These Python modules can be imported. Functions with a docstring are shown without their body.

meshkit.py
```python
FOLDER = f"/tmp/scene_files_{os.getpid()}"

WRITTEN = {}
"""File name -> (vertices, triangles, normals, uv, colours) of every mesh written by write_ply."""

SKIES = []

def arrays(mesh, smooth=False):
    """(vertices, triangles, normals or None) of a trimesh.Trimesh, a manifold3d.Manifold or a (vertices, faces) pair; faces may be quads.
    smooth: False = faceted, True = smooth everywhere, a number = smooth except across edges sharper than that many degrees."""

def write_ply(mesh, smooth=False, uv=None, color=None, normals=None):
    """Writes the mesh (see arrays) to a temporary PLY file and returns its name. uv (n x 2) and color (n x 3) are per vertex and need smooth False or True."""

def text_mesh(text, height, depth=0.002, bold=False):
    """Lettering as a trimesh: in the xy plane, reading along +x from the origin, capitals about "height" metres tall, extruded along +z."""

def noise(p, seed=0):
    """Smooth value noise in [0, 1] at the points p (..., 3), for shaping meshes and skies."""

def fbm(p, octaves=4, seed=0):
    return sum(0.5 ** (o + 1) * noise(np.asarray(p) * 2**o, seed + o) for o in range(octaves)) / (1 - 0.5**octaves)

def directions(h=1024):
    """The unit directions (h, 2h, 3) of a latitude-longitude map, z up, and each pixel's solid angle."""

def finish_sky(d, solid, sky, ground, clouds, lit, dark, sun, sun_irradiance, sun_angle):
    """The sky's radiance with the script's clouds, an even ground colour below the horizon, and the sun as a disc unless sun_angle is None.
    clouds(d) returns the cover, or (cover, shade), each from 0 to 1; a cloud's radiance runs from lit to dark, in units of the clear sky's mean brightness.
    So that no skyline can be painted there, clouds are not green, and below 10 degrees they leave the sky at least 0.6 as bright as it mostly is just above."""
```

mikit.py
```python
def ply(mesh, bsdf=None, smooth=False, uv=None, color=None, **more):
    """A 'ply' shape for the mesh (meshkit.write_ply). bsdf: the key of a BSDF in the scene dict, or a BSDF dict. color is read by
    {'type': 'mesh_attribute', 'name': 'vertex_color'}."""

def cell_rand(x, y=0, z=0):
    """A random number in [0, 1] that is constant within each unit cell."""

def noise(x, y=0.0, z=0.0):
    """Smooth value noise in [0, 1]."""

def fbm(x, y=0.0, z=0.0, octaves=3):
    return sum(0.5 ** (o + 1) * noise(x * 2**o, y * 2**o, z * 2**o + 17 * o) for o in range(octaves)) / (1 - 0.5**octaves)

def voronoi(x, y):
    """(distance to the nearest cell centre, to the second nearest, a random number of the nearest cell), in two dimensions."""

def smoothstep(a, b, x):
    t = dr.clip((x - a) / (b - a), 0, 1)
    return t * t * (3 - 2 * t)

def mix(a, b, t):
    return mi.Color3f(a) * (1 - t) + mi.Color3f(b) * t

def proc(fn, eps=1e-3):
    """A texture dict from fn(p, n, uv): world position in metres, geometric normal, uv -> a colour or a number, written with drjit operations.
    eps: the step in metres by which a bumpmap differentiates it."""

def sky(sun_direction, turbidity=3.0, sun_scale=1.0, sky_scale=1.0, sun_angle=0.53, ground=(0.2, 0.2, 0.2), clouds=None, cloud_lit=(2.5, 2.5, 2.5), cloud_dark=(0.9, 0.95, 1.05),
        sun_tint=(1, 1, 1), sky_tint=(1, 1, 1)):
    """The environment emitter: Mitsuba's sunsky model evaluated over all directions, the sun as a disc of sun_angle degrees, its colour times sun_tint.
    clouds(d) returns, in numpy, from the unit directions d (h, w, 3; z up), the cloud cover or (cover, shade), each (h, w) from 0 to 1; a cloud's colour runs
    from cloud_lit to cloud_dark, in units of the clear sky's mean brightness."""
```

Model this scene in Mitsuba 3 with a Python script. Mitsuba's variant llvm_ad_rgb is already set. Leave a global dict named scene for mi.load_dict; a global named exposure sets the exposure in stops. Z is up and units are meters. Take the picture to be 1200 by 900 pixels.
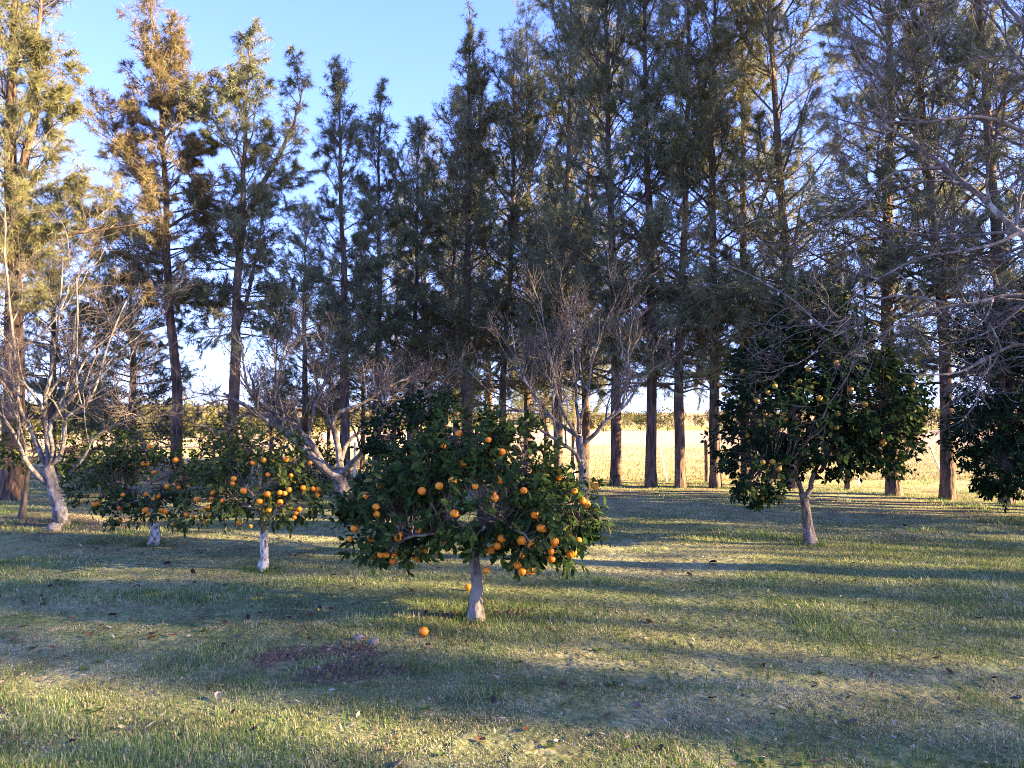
import math, random
import numpy as np, trimesh, mitsuba as mi, drjit as dr
import mikit, meshkit
from mikit import noise, fbm, smoothstep, mix, voronoi
T = mi.ScalarTransform4f

# ------------------------------------------------------------------ camera, sky, exposure
EYE = np.array([0.0, 0.0, 1.6])
TH = math.atan(47 / 900.0)                     # the camera looks up by 3 degrees
scene, labels = {}, {}
scene['camera'] = {'type': 'perspective', 'fov': 2 * math.degrees(math.atan(600 / 900.0)), 'fov_axis': 'x',
                   'near_clip': 0.05, 'far_clip': 9000.0,
                   'to_world': T().look_at(origin=EYE.tolist(), target=[0, math.cos(TH), 1.6 + math.sin(TH)], up=[0, 0, 1])}
SUN = (1.0, -0.26, math.tan(math.radians(19)))
scene['sky'] = mikit.sky(SUN, turbidity=2.2, sun_scale=0.9, sky_scale=1.0, sky_tint=(0.33, 0.325, 0.62), sun_tint=(1.0, 0.97, 0.91))
exposure = 5.5

# ------------------------------------------------------------------ helpers
FW = np.array([0, math.cos(TH), math.sin(TH)]); UP = np.array([0, -math.sin(TH), math.cos(TH)])
Z = np.array([0, 0, 1.0])


def at(px, py, d):
    """The point of the place at depth d (metres ahead) seen at pixel px, py of the 1200 x 900 photograph."""
    r = np.array([1.0, 0, 0]) * (px - 600) / 900 + UP * (450 - py) / 900 + FW
    return EYE + r * (d / r[1])


def unit(v):
    v = np.asarray(v, float)
    return v / (np.linalg.norm(v, axis=-1, keepdims=True) + 1e-12)


def gz(x, y):
    """Height of the ground."""
    x, y = np.asarray(x, float), np.asarray(y, float)
    r = np.hypot(x, y)
    a = np.clip(1.3 - r / 60, 0, 1)
    p = np.stack([x, y, x * 0], -1)
    return a * ((meshkit.fbm(p * 0.33, 2, 5) - 0.5) * 0.10 + (meshkit.noise(p * 1.3, 9) - 0.5) * 0.035)


def spline(pts, n):
    pts = np.asarray(pts, float)
    s = np.concatenate([[0], np.cumsum(np.linalg.norm(np.diff(pts, axis=0), axis=1))])
    from scipy.interpolate import PchipInterpolator
    return PchipInterpolator(s / s[-1], pts, axis=0)(np.linspace(0, 1, n))


def tubes(P, R, sides=5):
    """N polylines (N, k, 3) of radii (N, k) as one mesh."""
    P, R = np.asarray(P, float), np.asarray(R, float)
    n, k = P.shape[:2]
    t = unit(np.gradient(P, axis=1))
    m = unit(P[:, -1] - P[:, 0])
    ref = np.where(np.abs(m[:, 2:]) < 0.8, [[0, 0, 1.0]], [[1.0, 0, 0]])[:, None]
    a = unit(np.cross(t, np.broadcast_to(ref, t.shape))); b = np.cross(t, a)
    ang = np.arange(sides) * 2 * np.pi / sides
    v = P[:, :, None] + R[:, :, None, None] * (np.cos(ang)[:, None] * a[:, :, None] + np.sin(ang)[:, None] * b[:, :, None])
    i, j = np.meshgrid(np.arange(k - 1), np.arange(sides), indexing='ij')
    q = np.stack([i * sides + j, i * sides + (j + 1) % sides, (i + 1) * sides + (j + 1) % sides, (i + 1) * sides + j], -1).reshape(-1, 4)
    f = np.vstack([q[:, [0, 1, 2]], q[:, [0, 2, 3]]])
    return v.reshape(-1, 3), (f[None] + (np.arange(n) * k * sides)[:, None, None]).reshape(-1, 3)


def cat(*ms):
    vs, fs, o = [], [], 0
    for v, f in ms:
        vs.append(v); fs.append(np.asarray(f) + o); o += len(v)
    return np.vstack(vs), np.vstack(fs)


def trunk_mesh(pts, radii, sides=20, rough=0.12, seed=0, flare=0.0):
    """A trunk: a tube with buttressed foot and uneven bark."""
    pts, radii = np.asarray(pts), np.asarray(radii, float)
    v, f = tubes(pts[None], radii[None], sides)
    k = len(pts)
    c = np.repeat(pts, sides, axis=0)
    d = v - c
    ang = np.arctan2(d[:, 1], d[:, 0])
    h = (c[:, 2] - pts[0, 2])
    q = np.stack([np.cos(ang) * 2.2, np.sin(ang) * 2.2, h * 1.1], -1)
    s = 1 + rough * (meshkit.fbm(q, 3, seed) - 0.5) * 2
    lob = 0.5 + 0.5 * np.cos(ang * 5 + seed)
    s += flare * np.exp(-h / 0.22) * (0.5 + 0.8 * lob)
    v = c + d * s[:, None]
    return v, f


def numbered(name, used=scene):
    if not hasattr(numbered, 'n'): numbered.n = {}
    n = numbered.n.get(name, 0); numbered.n[name] = n + 1
    return name if n == 0 else f'{name}_{n:03d}'


def tag(key, label=None, category=None, group=None, kind=None):
    d = {a: b for a, b in (('label', label), ('category', category), ('group', group), ('kind', kind)) if b}
    labels.setdefault(key, {}).update(d)


def put(key, mesh, bsdf, smooth=True, color=None, **k):
    scene[key] = mikit.ply(mesh, bsdf, smooth=smooth, color=color, **k)
    return key


def part(thing, name, mesh, bsdf, smooth=True, color=None, kind=None, label=None):
    key = numbered(thing + '__' + name)
    put(key, mesh, bsdf, smooth, color)
    if kind or label: tag(key, label, kind=kind)
    return key


def children(P, R, m, rng, s0=0.25, s1=1.0, ang=(30, 60), ratio=(0.35, 0.6), k=5, up=0.15, wander=0.12, rr=0.55, taper=0.35, flat=None):
    """m side shoots on each of N polylines: (polylines, radii)."""
    n, kk = P.shape[:2]
    s = rng.uniform(s0, s1, (n, m)) * (kk - 1)
    i = np.clip(s.astype(int), 0, kk - 2); fr = (s - i)[..., None]
    r = np.arange(n)[:, None]
    start = P[r, i] * (1 - fr) + P[r, i + 1] * fr
    pd = unit(P[r, i + 1] - P[r, i])
    pr = R[r, i] * (1 - fr[..., 0]) + R[r, i + 1] * fr[..., 0]
    length = np.linalg.norm(np.diff(P, axis=1), axis=-1).sum(1)[:, None] * rng.uniform(*ratio, (n, m)) * (1.15 - 0.6 * s / (kk - 1))
    rnd = unit(rng.normal(size=(n, m, 3)))
    side = unit(np.cross(pd, rnd))
    a = np.radians(rng.uniform(*ang, (n, m)))[..., None]
    d = pd * np.cos(a) + side * np.sin(a) + Z * up
    start, d, length, pr = start.reshape(-1, 3), unit(d).reshape(-1, 3), length.reshape(-1), pr.reshape(-1)
    pts = [start]
    for j in range(k - 1):
        d = unit(d + rng.normal(size=d.shape) * wander + Z * up * 0.35)
        pts.append(pts[-1] + d * (length / (k - 1))[:, None])
    Q = np.stack(pts, 1)
    rad = (pr * rr)[:, None] * np.linspace(1, taper, k)[None]
    return Q, rad


# ------------------------------------------------------------------ materials
def vcol(rough=0.6, spec=0.3):
    return {'type': 'twosided', 'bsdf': {'type': 'principled', 'base_color': {'type': 'mesh_attribute', 'name': 'vertex_color'}, 'roughness': rough, 'specular': spec}}


def thin(rough=0.6, trans=0.6):
    return {'type': 'principledthin', 'base_color': {'type': 'mesh_attribute', 'name': 'vertex_color'}, 'roughness': rough, 'diff_trans': trans, 'eta': 1.4}


scene['needle'] = thin(0.6, 0.95)
scene['citrus_leaf'] = thin(0.36, 0.5)
scene['far_leaf'] = thin(0.6, 0.8)
scene['grass_blade'] = thin(0.55, 0.7)
scene['dry_leaf'] = thin(0.95, 0.3)


def bark(c0, c1, fx, fz, depth, c2=None, lo=0.5):
    def col(p, n, uv):
        a = fbm(p.x * fx, p.y * fx, p.z * fz, 4)
        b = fbm(p.x * 2.3 + 7, p.y * 2.3, p.z * 1.6, 2)
        c = mix(c0, c1, smoothstep(0.3, 0.7, a * 0.75 + b * 0.25))
        if c2 is not None:
            c = mix(c, c2, smoothstep(lo, lo + 0.14, fbm(p.x * 9, p.y * 9 + 3, p.z * 6, 3)) * 0.85)
        return c
    def hgt(p, n, uv):
        return fbm(p.x * fx, p.y * fx, p.z * fz, 3)
    return {'type': 'twosided', 'bsdf': {'type': 'bumpmap', 'scale': depth, 'arbitrary': mikit.proc(hgt, 2e-3),
            'bsdf': {'type': 'principled', 'base_color': mikit.proc(col), 'roughness': 0.85, 'specular': 0.2}}}


scene['casuarina_bark'] = bark((0.042, 0.029, 0.023), (0.155, 0.105, 0.08), 26, 3.5, 0.035)
scene['pale_bark'] = bark((0.065, 0.058, 0.054), (0.18, 0.165, 0.155), 22, 9, 0.01, (0.29, 0.28, 0.275), 0.55)
scene['twig_bark'] = bark((0.05, 0.041, 0.036), (0.15, 0.127, 0.115), 18, 9, 0.004)
scene['grey_bark'] = bark((0.06, 0.053, 0.048), (0.19, 0.17, 0.155), 24, 10, 0.006, (0.36, 0.34, 0.325), 0.6)
scene['dark_twig'] = bark((0.06, 0.05, 0.042), (0.16, 0.13, 0.11), 18, 6, 0.004)


def whitewash(z0, z1, amount):
    """Citrus bark with the flaking remains of white lime wash on the foot of the trunk."""
    def col(p, n, uv):
        a = fbm(p.x * 30, p.y * 30, p.z * 9, 4)
        c = mix((0.09, 0.072, 0.06), (0.26, 0.215, 0.18), smoothstep(0.3, 0.7, a))
        w = smoothstep(z1, z0, p.z + (fbm(p.x * 14, p.y * 14, p.z * 10, 3) - 0.5) * 0.5)
        k = smoothstep(0.36, 0.5, fbm(p.x * 26 + 5, p.y * 26, p.z * 14, 3))
        return mix(c, (0.46, 0.445, 0.43), w * k * amount)
    def hgt(p, n, uv):
        return fbm(p.x * 30, p.y * 30, p.z * 9, 3)
    return {'type': 'twosided', 'bsdf': {'type': 'bumpmap', 'scale': 0.012, 'arbitrary': mikit.proc(hgt, 2e-3),
            'bsdf': {'type': 'principled', 'base_color': mikit.proc(col), 'roughness': 0.85, 'specular': 0.2}}}


scene['citrus_bark'] = whitewash(0.05, 0.4, 0.15)
scene['washed_bark'] = whitewash(0.45, 0.85, 1.0)


def fruit(c0, c1):
    def col(p, n, uv):
        a = fbm(p.x * 22, p.y * 22, p.z * 22, 3)
        sp = smoothstep(0.72, 0.8, noise(p.x * 160, p.y * 160, p.z * 160))
        return mix(mix(c0, c1, smoothstep(0.3, 0.7, a)), (0.12, 0.06, 0.015), sp * 0.35)
    def hgt(p, n, uv):
        return noise(p.x * 420, p.y * 420, p.z * 420)
    return {'type': 'bumpmap', 'scale': 0.0006, 'arbitrary': mikit.proc(hgt, 4e-4), 'bsdf': {'type': 'principled', 'base_color': mikit.proc(col), 'roughness': 0.42, 'specular': 0.45}}


scene['orange_peel'] = fruit((0.70, 0.185, 0.008), (0.78, 0.265, 0.014))
scene['mandarin_peel'] = fruit((0.38, 0.22, 0.025), (0.32, 0.16, 0.02))
scene['green_peel'] = fruit((0.13, 0.19, 0.03), (0.30, 0.30, 0.04))
scene['calyx'] = {'type': 'principled', 'base_color': {'type': 'rgb', 'value': [0.10, 0.13, 0.04]}, 'roughness': 0.7}


# the lawn's colours and bare patches are the same function for the ground's material and for the blades
SOIL = [(380, 765, 0.34, 0.19), (404, 779, 0.28, 0.19), (432, 760, 0.10, 0.10), (335, 766, 0.14, 0.08), (528, 722, 0.22, 0.10), (592, 716, 0.16, 0.08), (556, 730, 0.12, 0.08)]
SOILXY = []
for a, b, rx, ry in SOIL:
    d = 1440 / (b - 497); SOILXY.append(((a - 600) / 900 * d, d, rx, ry))


def lawn_np(x, y):
    """(dryness, soil, lush) of the lawn in numpy, each 0 to 1."""
    p = np.stack([x, y, x * 0], -1)
    sm = lambda a, b, v: (lambda t: t * t * (3 - 2 * t))(np.clip((v - a) / (b - a), 0, 1))
    dry = sm(0.35, 0.68, meshkit.fbm(p * [0.55, 0.8, 1] + 3.1, 4, 21))
    lush = sm(0.52, 0.72, meshkit.fbm(p * 1.1 + 8.2, 3, 33))
    soil = np.zeros_like(x)
    w = (meshkit.fbm(p * [4, 6, 1], 4, 4) - 0.5) * 3.4
    for cx, cy, rx, ry in SOILXY:
        soil = np.maximum(soil, sm(1.25, 0.75, np.sqrt(((x - cx) / rx) ** 2 + ((y - cy) / ry) ** 2) + w * 1.2))
    # a ring of greener grass round the orange tree
    tx, ty = -0.27, 6.32
    ring = np.exp(-(((x - tx) / 1.0) ** 2 + ((y - ty) / 0.75) ** 2) ** 2)
    lush = np.maximum(lush, ring * 0.9); dry = dry * (1 - 0.75 * ring)
    right = sm(2.0, 5.5, x) * sm(14, 9, y)
    dry = dry * (1 - 0.55 * right); lush = np.maximum(lush, right * 0.55)
    return dry, soil, lush


def ground_col(p, n, uv):
    x, y = p.x, p.y
    r = dr.sqrt(x * x + y * y)
    dry = smoothstep(0.35, 0.65, fbm(x * 0.55, y * 0.8, 0.3, 4))
    fine = fbm(x * 9, y * 9, 0, 3)
    lawn = mix((0.09, 0.112, 0.042), (0.20, 0.19, 0.10), dr.clip(dry * 0.7 + (fine - 0.4) * 1.1, 0, 1))
    lawn = lawn * (0.55 + 0.9 * fbm(x * 3.1 + 4, y * 3.1, 0, 3)) * (0.45 + 1.1 * fbm(x * 38, y * 38, 0, 2))
    lit = smoothstep(0.46, 0.62, fbm(x * 1.7 + 9, y * 1.7, 0, 3))
    lawn = mix(lawn, (0.10, 0.07, 0.055), lit * smoothstep(14, 19, y + 0.45 * x) * 0.6)
    soil = mi.Float(0)
    w = (fbm(x * 4, y * 6, 0.0, 4) - 0.5) * 2.6
    for cx, cy, rx, ry in SOILXY:
        e = dr.sqrt(dr.square((x - cx) / rx) + dr.square((y - cy) / ry)) + w * 1.2
        soil = dr.maximum(soil, smoothstep(1.25, 0.75, e))
    lawn = mix(lawn, mix((0.062, 0.046, 0.031), (0.125, 0.094, 0.064), fine), soil)
    # the litter of leaves under the left bare tree
    e = dr.sqrt(dr.square((x + 7.6) / 2.6) + dr.square((y - 12.4) / 1.1)) + (fbm(x * 3, y * 3, 0, 3) - 0.5) * 1.3
    lawn = mix(lawn, (0.075, 0.052, 0.045), smoothstep(1.2, 0.6, e) * 0.8)
    # the pasture beyond the fence: bright short grass, then a belt of tall dry grass
    s = y + 0.55 * dr.maximum(x, 0) - 0.28 * dr.minimum(x, 0)
    g = fbm(x * 0.35, y * 0.9, 2.0, 4)
    past = mix((0.215, 0.20, 0.098), (0.30, 0.255, 0.155), smoothstep(0.3, 0.65, g))
    dryb = mix((0.28, 0.20, 0.145), (0.34, 0.25, 0.185), fbm(x * 0.12, y * 0.5, 5, 3))
    past = mix(past, dryb, smoothstep(44, 60, y + (fbm(x * 0.1, y * 0.1, 1, 2) - 0.5) * 30))
    past = mix(past, (0.20, 0.19, 0.07), smoothstep(170, 240, y))
    return mix(lawn, past, smoothstep(23.2, 25.2, s + (fine - 0.5) * 1.5))


def ground_h(p, n, uv):
    return fbm(p.x * 14, p.y * 14, 0, 3)


scene['ground_mat'] = {'type': 'twosided', 'bsdf': {'type': 'bumpmap', 'scale': 0.035, 'arbitrary': mikit.proc(ground_h, 4e-3),
                       'bsdf': {'type': 'principled', 'base_color': mikit.proc(ground_col), 'roughness': 0.95, 'specular': 0.1}}}
scene['hill_mat'] = {'type': 'twosided', 'bsdf': {'type': 'diffuse', 'reflectance': mikit.proc(lambda p, n, uv: mix((0.16, 0.15, 0.07), (0.34, 0.25, 0.17), smoothstep(0.4, 0.6, fbm(p.x * 0.01, p.y * 0.01, p.z * 0.03, 4))))}}
scene['steel'] = {'type': 'twosided', 'bsdf': {'type': 'principled', 'base_color': mikit.proc(lambda p, n, uv: mix((0.62, 0.60, 0.54), (0.40, 0.32, 0.25), smoothstep(0.5, 0.7, fbm(p.x * 8, p.y * 8, p.z * 8, 3)))), 'roughness': 0.7}}
scene['post_wood'] = bark((0.10, 0.08, 0.06), (0.24, 0.19, 0.14), 30, 3, 0.01)
scene['stone_mat'] = {'type': 'twosided', 'bsdf': {'type': 'principled', 'base_color': mikit.proc(lambda p, n, uv: mix((0.08, 0.075, 0.07), (0.20, 0.19, 0.18), fbm(p.x * 20, p.y * 20, p.z * 20, 4))), 'roughness': 0.85}}
scene['soil_clod_mat'] = {'type': 'twosided', 'bsdf': {'type': 'principled', 'base_color': mikit.proc(lambda p, n, uv: mix((0.062, 0.046, 0.031), (0.15, 0.113, 0.078), fbm(p.x * 40, p.y * 40, p.z * 40, 2))), 'roughness': 1.0, 'specular': 0.1}}

# ------------------------------------------------------------------ ground, hills
u = np.linspace(-1, 1, 181)
gx = 14 * u + 3500 * np.sign(u) * np.abs(u) ** 9
w = np.linspace(-0.35, 1, 210)
gy = 30 * w + 3 + 5000 * np.sign(w) * np.abs(w) ** 9
X, Y = np.meshgrid(gx, gy, indexing='ij')
gv = np.stack([X, Y, gz(X, Y)], -1).reshape(-1, 3)
ni, nj = X.shape
i, j = np.meshgrid(np.arange(ni - 1), np.arange(nj - 1), indexing='ij')
a = (i * nj + j).ravel()
put('ground', (gv, np.vstack([np.stack([a, a + nj, a + nj + 1], 1), np.stack([a, a + nj + 1, a + 1], 1)])), 'ground_mat')
tag('ground', 'shaded lawn strewn with leaves, running out into a sunlit pasture', kind='structure')
hx = np.linspace(-2200, 2200, 160); hy = np.linspace(900, 1500, 16)
X, Y = np.meshgrid(hx, hy, indexing='ij')
ridge = np.sin(np.clip((Y - 900) / 600, 0, 1) * np.pi)
hz = ridge * (14 + 26 * meshkit.fbm(np.stack([X * 0.0022, X * 0, X * 0], -1), 4, 3)) + ridge * 3 * (meshkit.noise(np.stack([X * 0.03, Y * 0.03, X * 0], -1), 2) - 0.5) - 0.5
ni, nj = X.shape
i, j = np.meshgrid(np.arange(ni - 1), np.arange(nj - 1), indexing='ij')
a = (i * nj + j).ravel()
put('hills', (np.stack([X, Y, hz], -1).reshape(-1, 3), np.vstack([np.stack([a, a + nj, a + nj + 1], 1), np.stack([a, a + nj + 1, a + 1], 1)])), 'hill_mat')
tag('hills', 'low dry hills along the horizon', kind='structure')


# ------------------------------------------------------------------ casuarinas
def needles(P, R, per, rng, length=(0.14, 0.28), width=0.012, droop=0.25, spread=0.95, tint=(0.10, 0.115, 0.05), brown=0.15, sr=0.15, wt=None):
    """Needle sprays on twigs: thin triangles, their colours per vertex."""
    n, k = P.shape[:2]
    r = rng.choice(n, int(n * per), p=wt / wt.sum())
    m = len(r)
    s = rng.uniform(sr, 1, m) * (k - 1); i = np.clip(s.astype(int), 0, k - 2); fr = (s - i)[:, None]
    b = P[r, i] * (1 - fr) + P[r, i + 1] * fr
    d = unit(P[r, i + 1] - P[r, i])
    rnd = rng.normal(size=(m, 3))
    d = unit(d * 0.75 + unit(rnd) * spread - Z * droop * rng.uniform(0.3, 1.6, m)[:, None])
    L = rng.uniform(*length, m)[:, None]
    side = unit(np.cross(d, rng.normal(size=(m, 3)))) * width / 2
    v = np.stack([b - side, b + side, b + d * L + side * 0.25], 1).reshape(-1, 3)
    f = np.arange(3 * m).reshape(-1, 3)
    tw = rng.uniform(0.7, 1.3, n)[r] * rng.uniform(0.75, 1.25, m)
    c = np.array(tint)[None] * tw[:, None]
    br = np.clip(rng.normal(brown, 0.16, n), 0, 0.9)[r][:, None]
    c = c * (1 - br) + np.array([0.20, 0.172, 0.095]) * tw[:, None] * br
    return (v, f), np.repeat(c, 3, axis=0)


def casuarina(seed, H, nodes=None, r0=0.2, z0=2.6, rmax=2.0, nb=80, tw=9, per=70, tint=(0.10, 0.115, 0.05), brown=0.15, elev=(20, 62), droop=0.3,
              forks=(), low=0.7, side_bias=None, profile=0.75, width=0.015, length=(0.09, 0.20), dense=1.0):
    """{part: (mesh, material, colours)} of one casuarina with its foot at the origin. forks: (polyline, radius) of further leaders."""
    rng = np.random.default_rng(seed)
    if nodes is None:
        a = rng.uniform(0, 6.28); l = rng.uniform(0.0, 0.35)
        nodes = [(0, 0, 0), (rng.normal() * 0.05, rng.normal() * 0.05, H * 0.2), (l * math.cos(a), l * math.sin(a), H * 0.55), (l * math.cos(a) * 1.3, l * math.sin(a) * 1.3, H)]
    out = {}
    stems = [(spline(nodes, 34), r0)] + [(spline(q, 16), r) for q, r in forks]
    BP, BR = [], []
    meshes = []
    for si, (tp, r) in enumerate(stems):
        k = len(tp)
        tp = tp + np.cumsum(rng.normal(size=tp.shape) * [0.018, 0.018, 0], axis=0) * (np.linspace(0, 1, k)[:, None] ** 0.5)
        tt = np.linspace(0, 1, k)
        rad = r * (1 - tt) ** 1.05 * 0.94 + 0.012
        meshes.append(trunk_mesh(tp - (Z * 0.08 if si == 0 else 0), rad, 18 if si == 0 else 10, 0.10, seed + si, 0.22 if si == 0 else 0))
        zlo = max(z0, tp[0, 2] + 0.15 * (tp[-1, 2] - tp[0, 2]))
        n = nb if si == 0 else max(8, int(nb * 0.35))
        zb = zlo + (tp[-1, 2] * 0.985 - zlo) * (np.sort(rng.uniform(0, 1, n)) ** 1.15)
        t = (zb - z0) / (H - z0)
        t = np.clip(t, 0, 1)
        env = rmax * ((1 - t) ** profile * (low + (1 - low) * np.minimum(t / 0.25, 1))) + 0.12
        if si: env *= 0.62
        az = np.arange(n) * 2.4 + rng.uniform(-0.6, 0.6, n)
        L = env * rng.uniform(0.55, 1.25, n)
        if side_bias is not None:
            L *= 1 + side_bias[1] * np.cos(az - side_bias[0])
        e = np.radians(elev[0] + (elev[1] - elev[0]) * t + 16 * np.clip(t * 4 - 3, 0, 1) + rng.normal(size=n) * 9)
        st = np.stack([np.interp(zb, tp[:, 2], tp[:, q]) for q in range(2)] + [zb], -1)
        d = np.stack([np.cos(az) * np.cos(e), np.sin(az) * np.cos(e), np.sin(e)], -1)
        pts = [st]
        L = L / np.maximum(np.cos(e), 0.5)
        for _ in range(6):
            d = unit(d + rng.normal(size=d.shape) * 0.09 + Z * (0.05 + 0.06 * t[:, None] - 0.10 * (1 - t[:, None]) * (_ > 2)))
            pts.append(pts[-1] + d * (L / 6)[:, None])
        BP.append(np.stack(pts, 1))
        br = np.minimum(0.011 * L + 0.006, np.interp(zb, tp[:, 2], rad) * 0.6)
        BR.append(br[:, None] * np.linspace(1, 0.25, 7)[None])
    BP, BR = np.vstack(BP), np.vstack(BR)
    C, CR = children(BP, BR, tw, rng, 0.25, 1.0, (22, 62), (0.22, 0.5), 4, 0.12, 0.14, 0.5, 0.4)
    D, DR = children(C, CR, 3, rng, 0.2, 1.0, (25, 65), (0.45, 0.8), 3, 0.05, 0.16, 0.6, 0.5)
    # sprays sit in clumps: some branches and twigs carry many needles, some hardly any
    n1 = len(BP)
    bl = np.linalg.norm(BP[:, -1] - BP[:, 0], axis=1)
    wb = (rng.gamma(1.6, 1.0, n1) + 0.45) * (0.2 + bl / bl.mean())
    wc = np.repeat(wb, tw) * rng.gamma(1.3, 1.0, n1 * tw)
    wd = np.repeat(wc, 3) * rng.gamma(2.0, 0.5, n1 * tw * 3)
    Ci = np.stack([C[:, 0] * (1 - q) + C[:, 3] * q if q in (0, 1) else (C[:, 1] + C[:, 2]) / 2 for q in (0, 0.5, 1)], 1)
    tips = BP[:, [3, 5, 6]]
    foliage = needles(np.vstack([Ci, D, tips]), None, dense * per / 3.5, rng, length, width, droop, 0.85, tint, brown, 0.2, np.concatenate([wc * 0.8 * np.linalg.norm(C[:, -1] - C[:, 0], axis=1), wd * 1.25 * np.linalg.norm(D[:, -1] - D[:, 0], axis=1), wb * 0.35]))
    out['trunk'] = (meshes[0], 'casuarina_bark', None)
    for n_, m in enumerate(meshes[1:]):
        out['limb' if n_ == 0 else f'limb_{n_:03d}'] = (m, 'casuarina_bark', None)
    out['branches'] = (cat(tubes(BP[:, ::2], BR[:, ::2], 4), tubes(C[:, [0, 1, 3]], CR[:, [0, 1, 3]], 3)), 'dark_twig', None)
    out['foliage'] = (foliage[0], 'needle', foliage[1])
    return out


STUFF = ('branches', 'foliage', 'twigs')


def tree_thing(name, parts, base, label, category='tree', group=None):
    key = numbered(name)
    tag(key, label, category, group)
    tw = T().translate([float(q) for q in base])
    for p, (mesh, mat, col) in parts.items():
        v, f = mesh
        put(f'{key}__{p}', (v + np.asarray(base), f), mat, smooth=col is None, color=col)
        if p in STUFF: tag(f'{key}__{p}', kind='stuff')
    return key


OLIVE, DARK, RUST, GOLD = (0.205, 0.23, 0.137), (0.18, 0.205, 0.125), (0.215, 0.182, 0.108), (0.195, 0.208, 0.112)
CG = 'casuarinas of the windbreak'


def foot(px, d):
    p = at(px, 500, d); p = np.array([p[0], d, 0.0]); p[2] = float(gz(p[0], p[1])); return p


def nodes_at(pix, d, base):
    return [np.array([0, 0, 0.0])] + [at(x, y, d) - base for x, y in pix]


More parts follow.
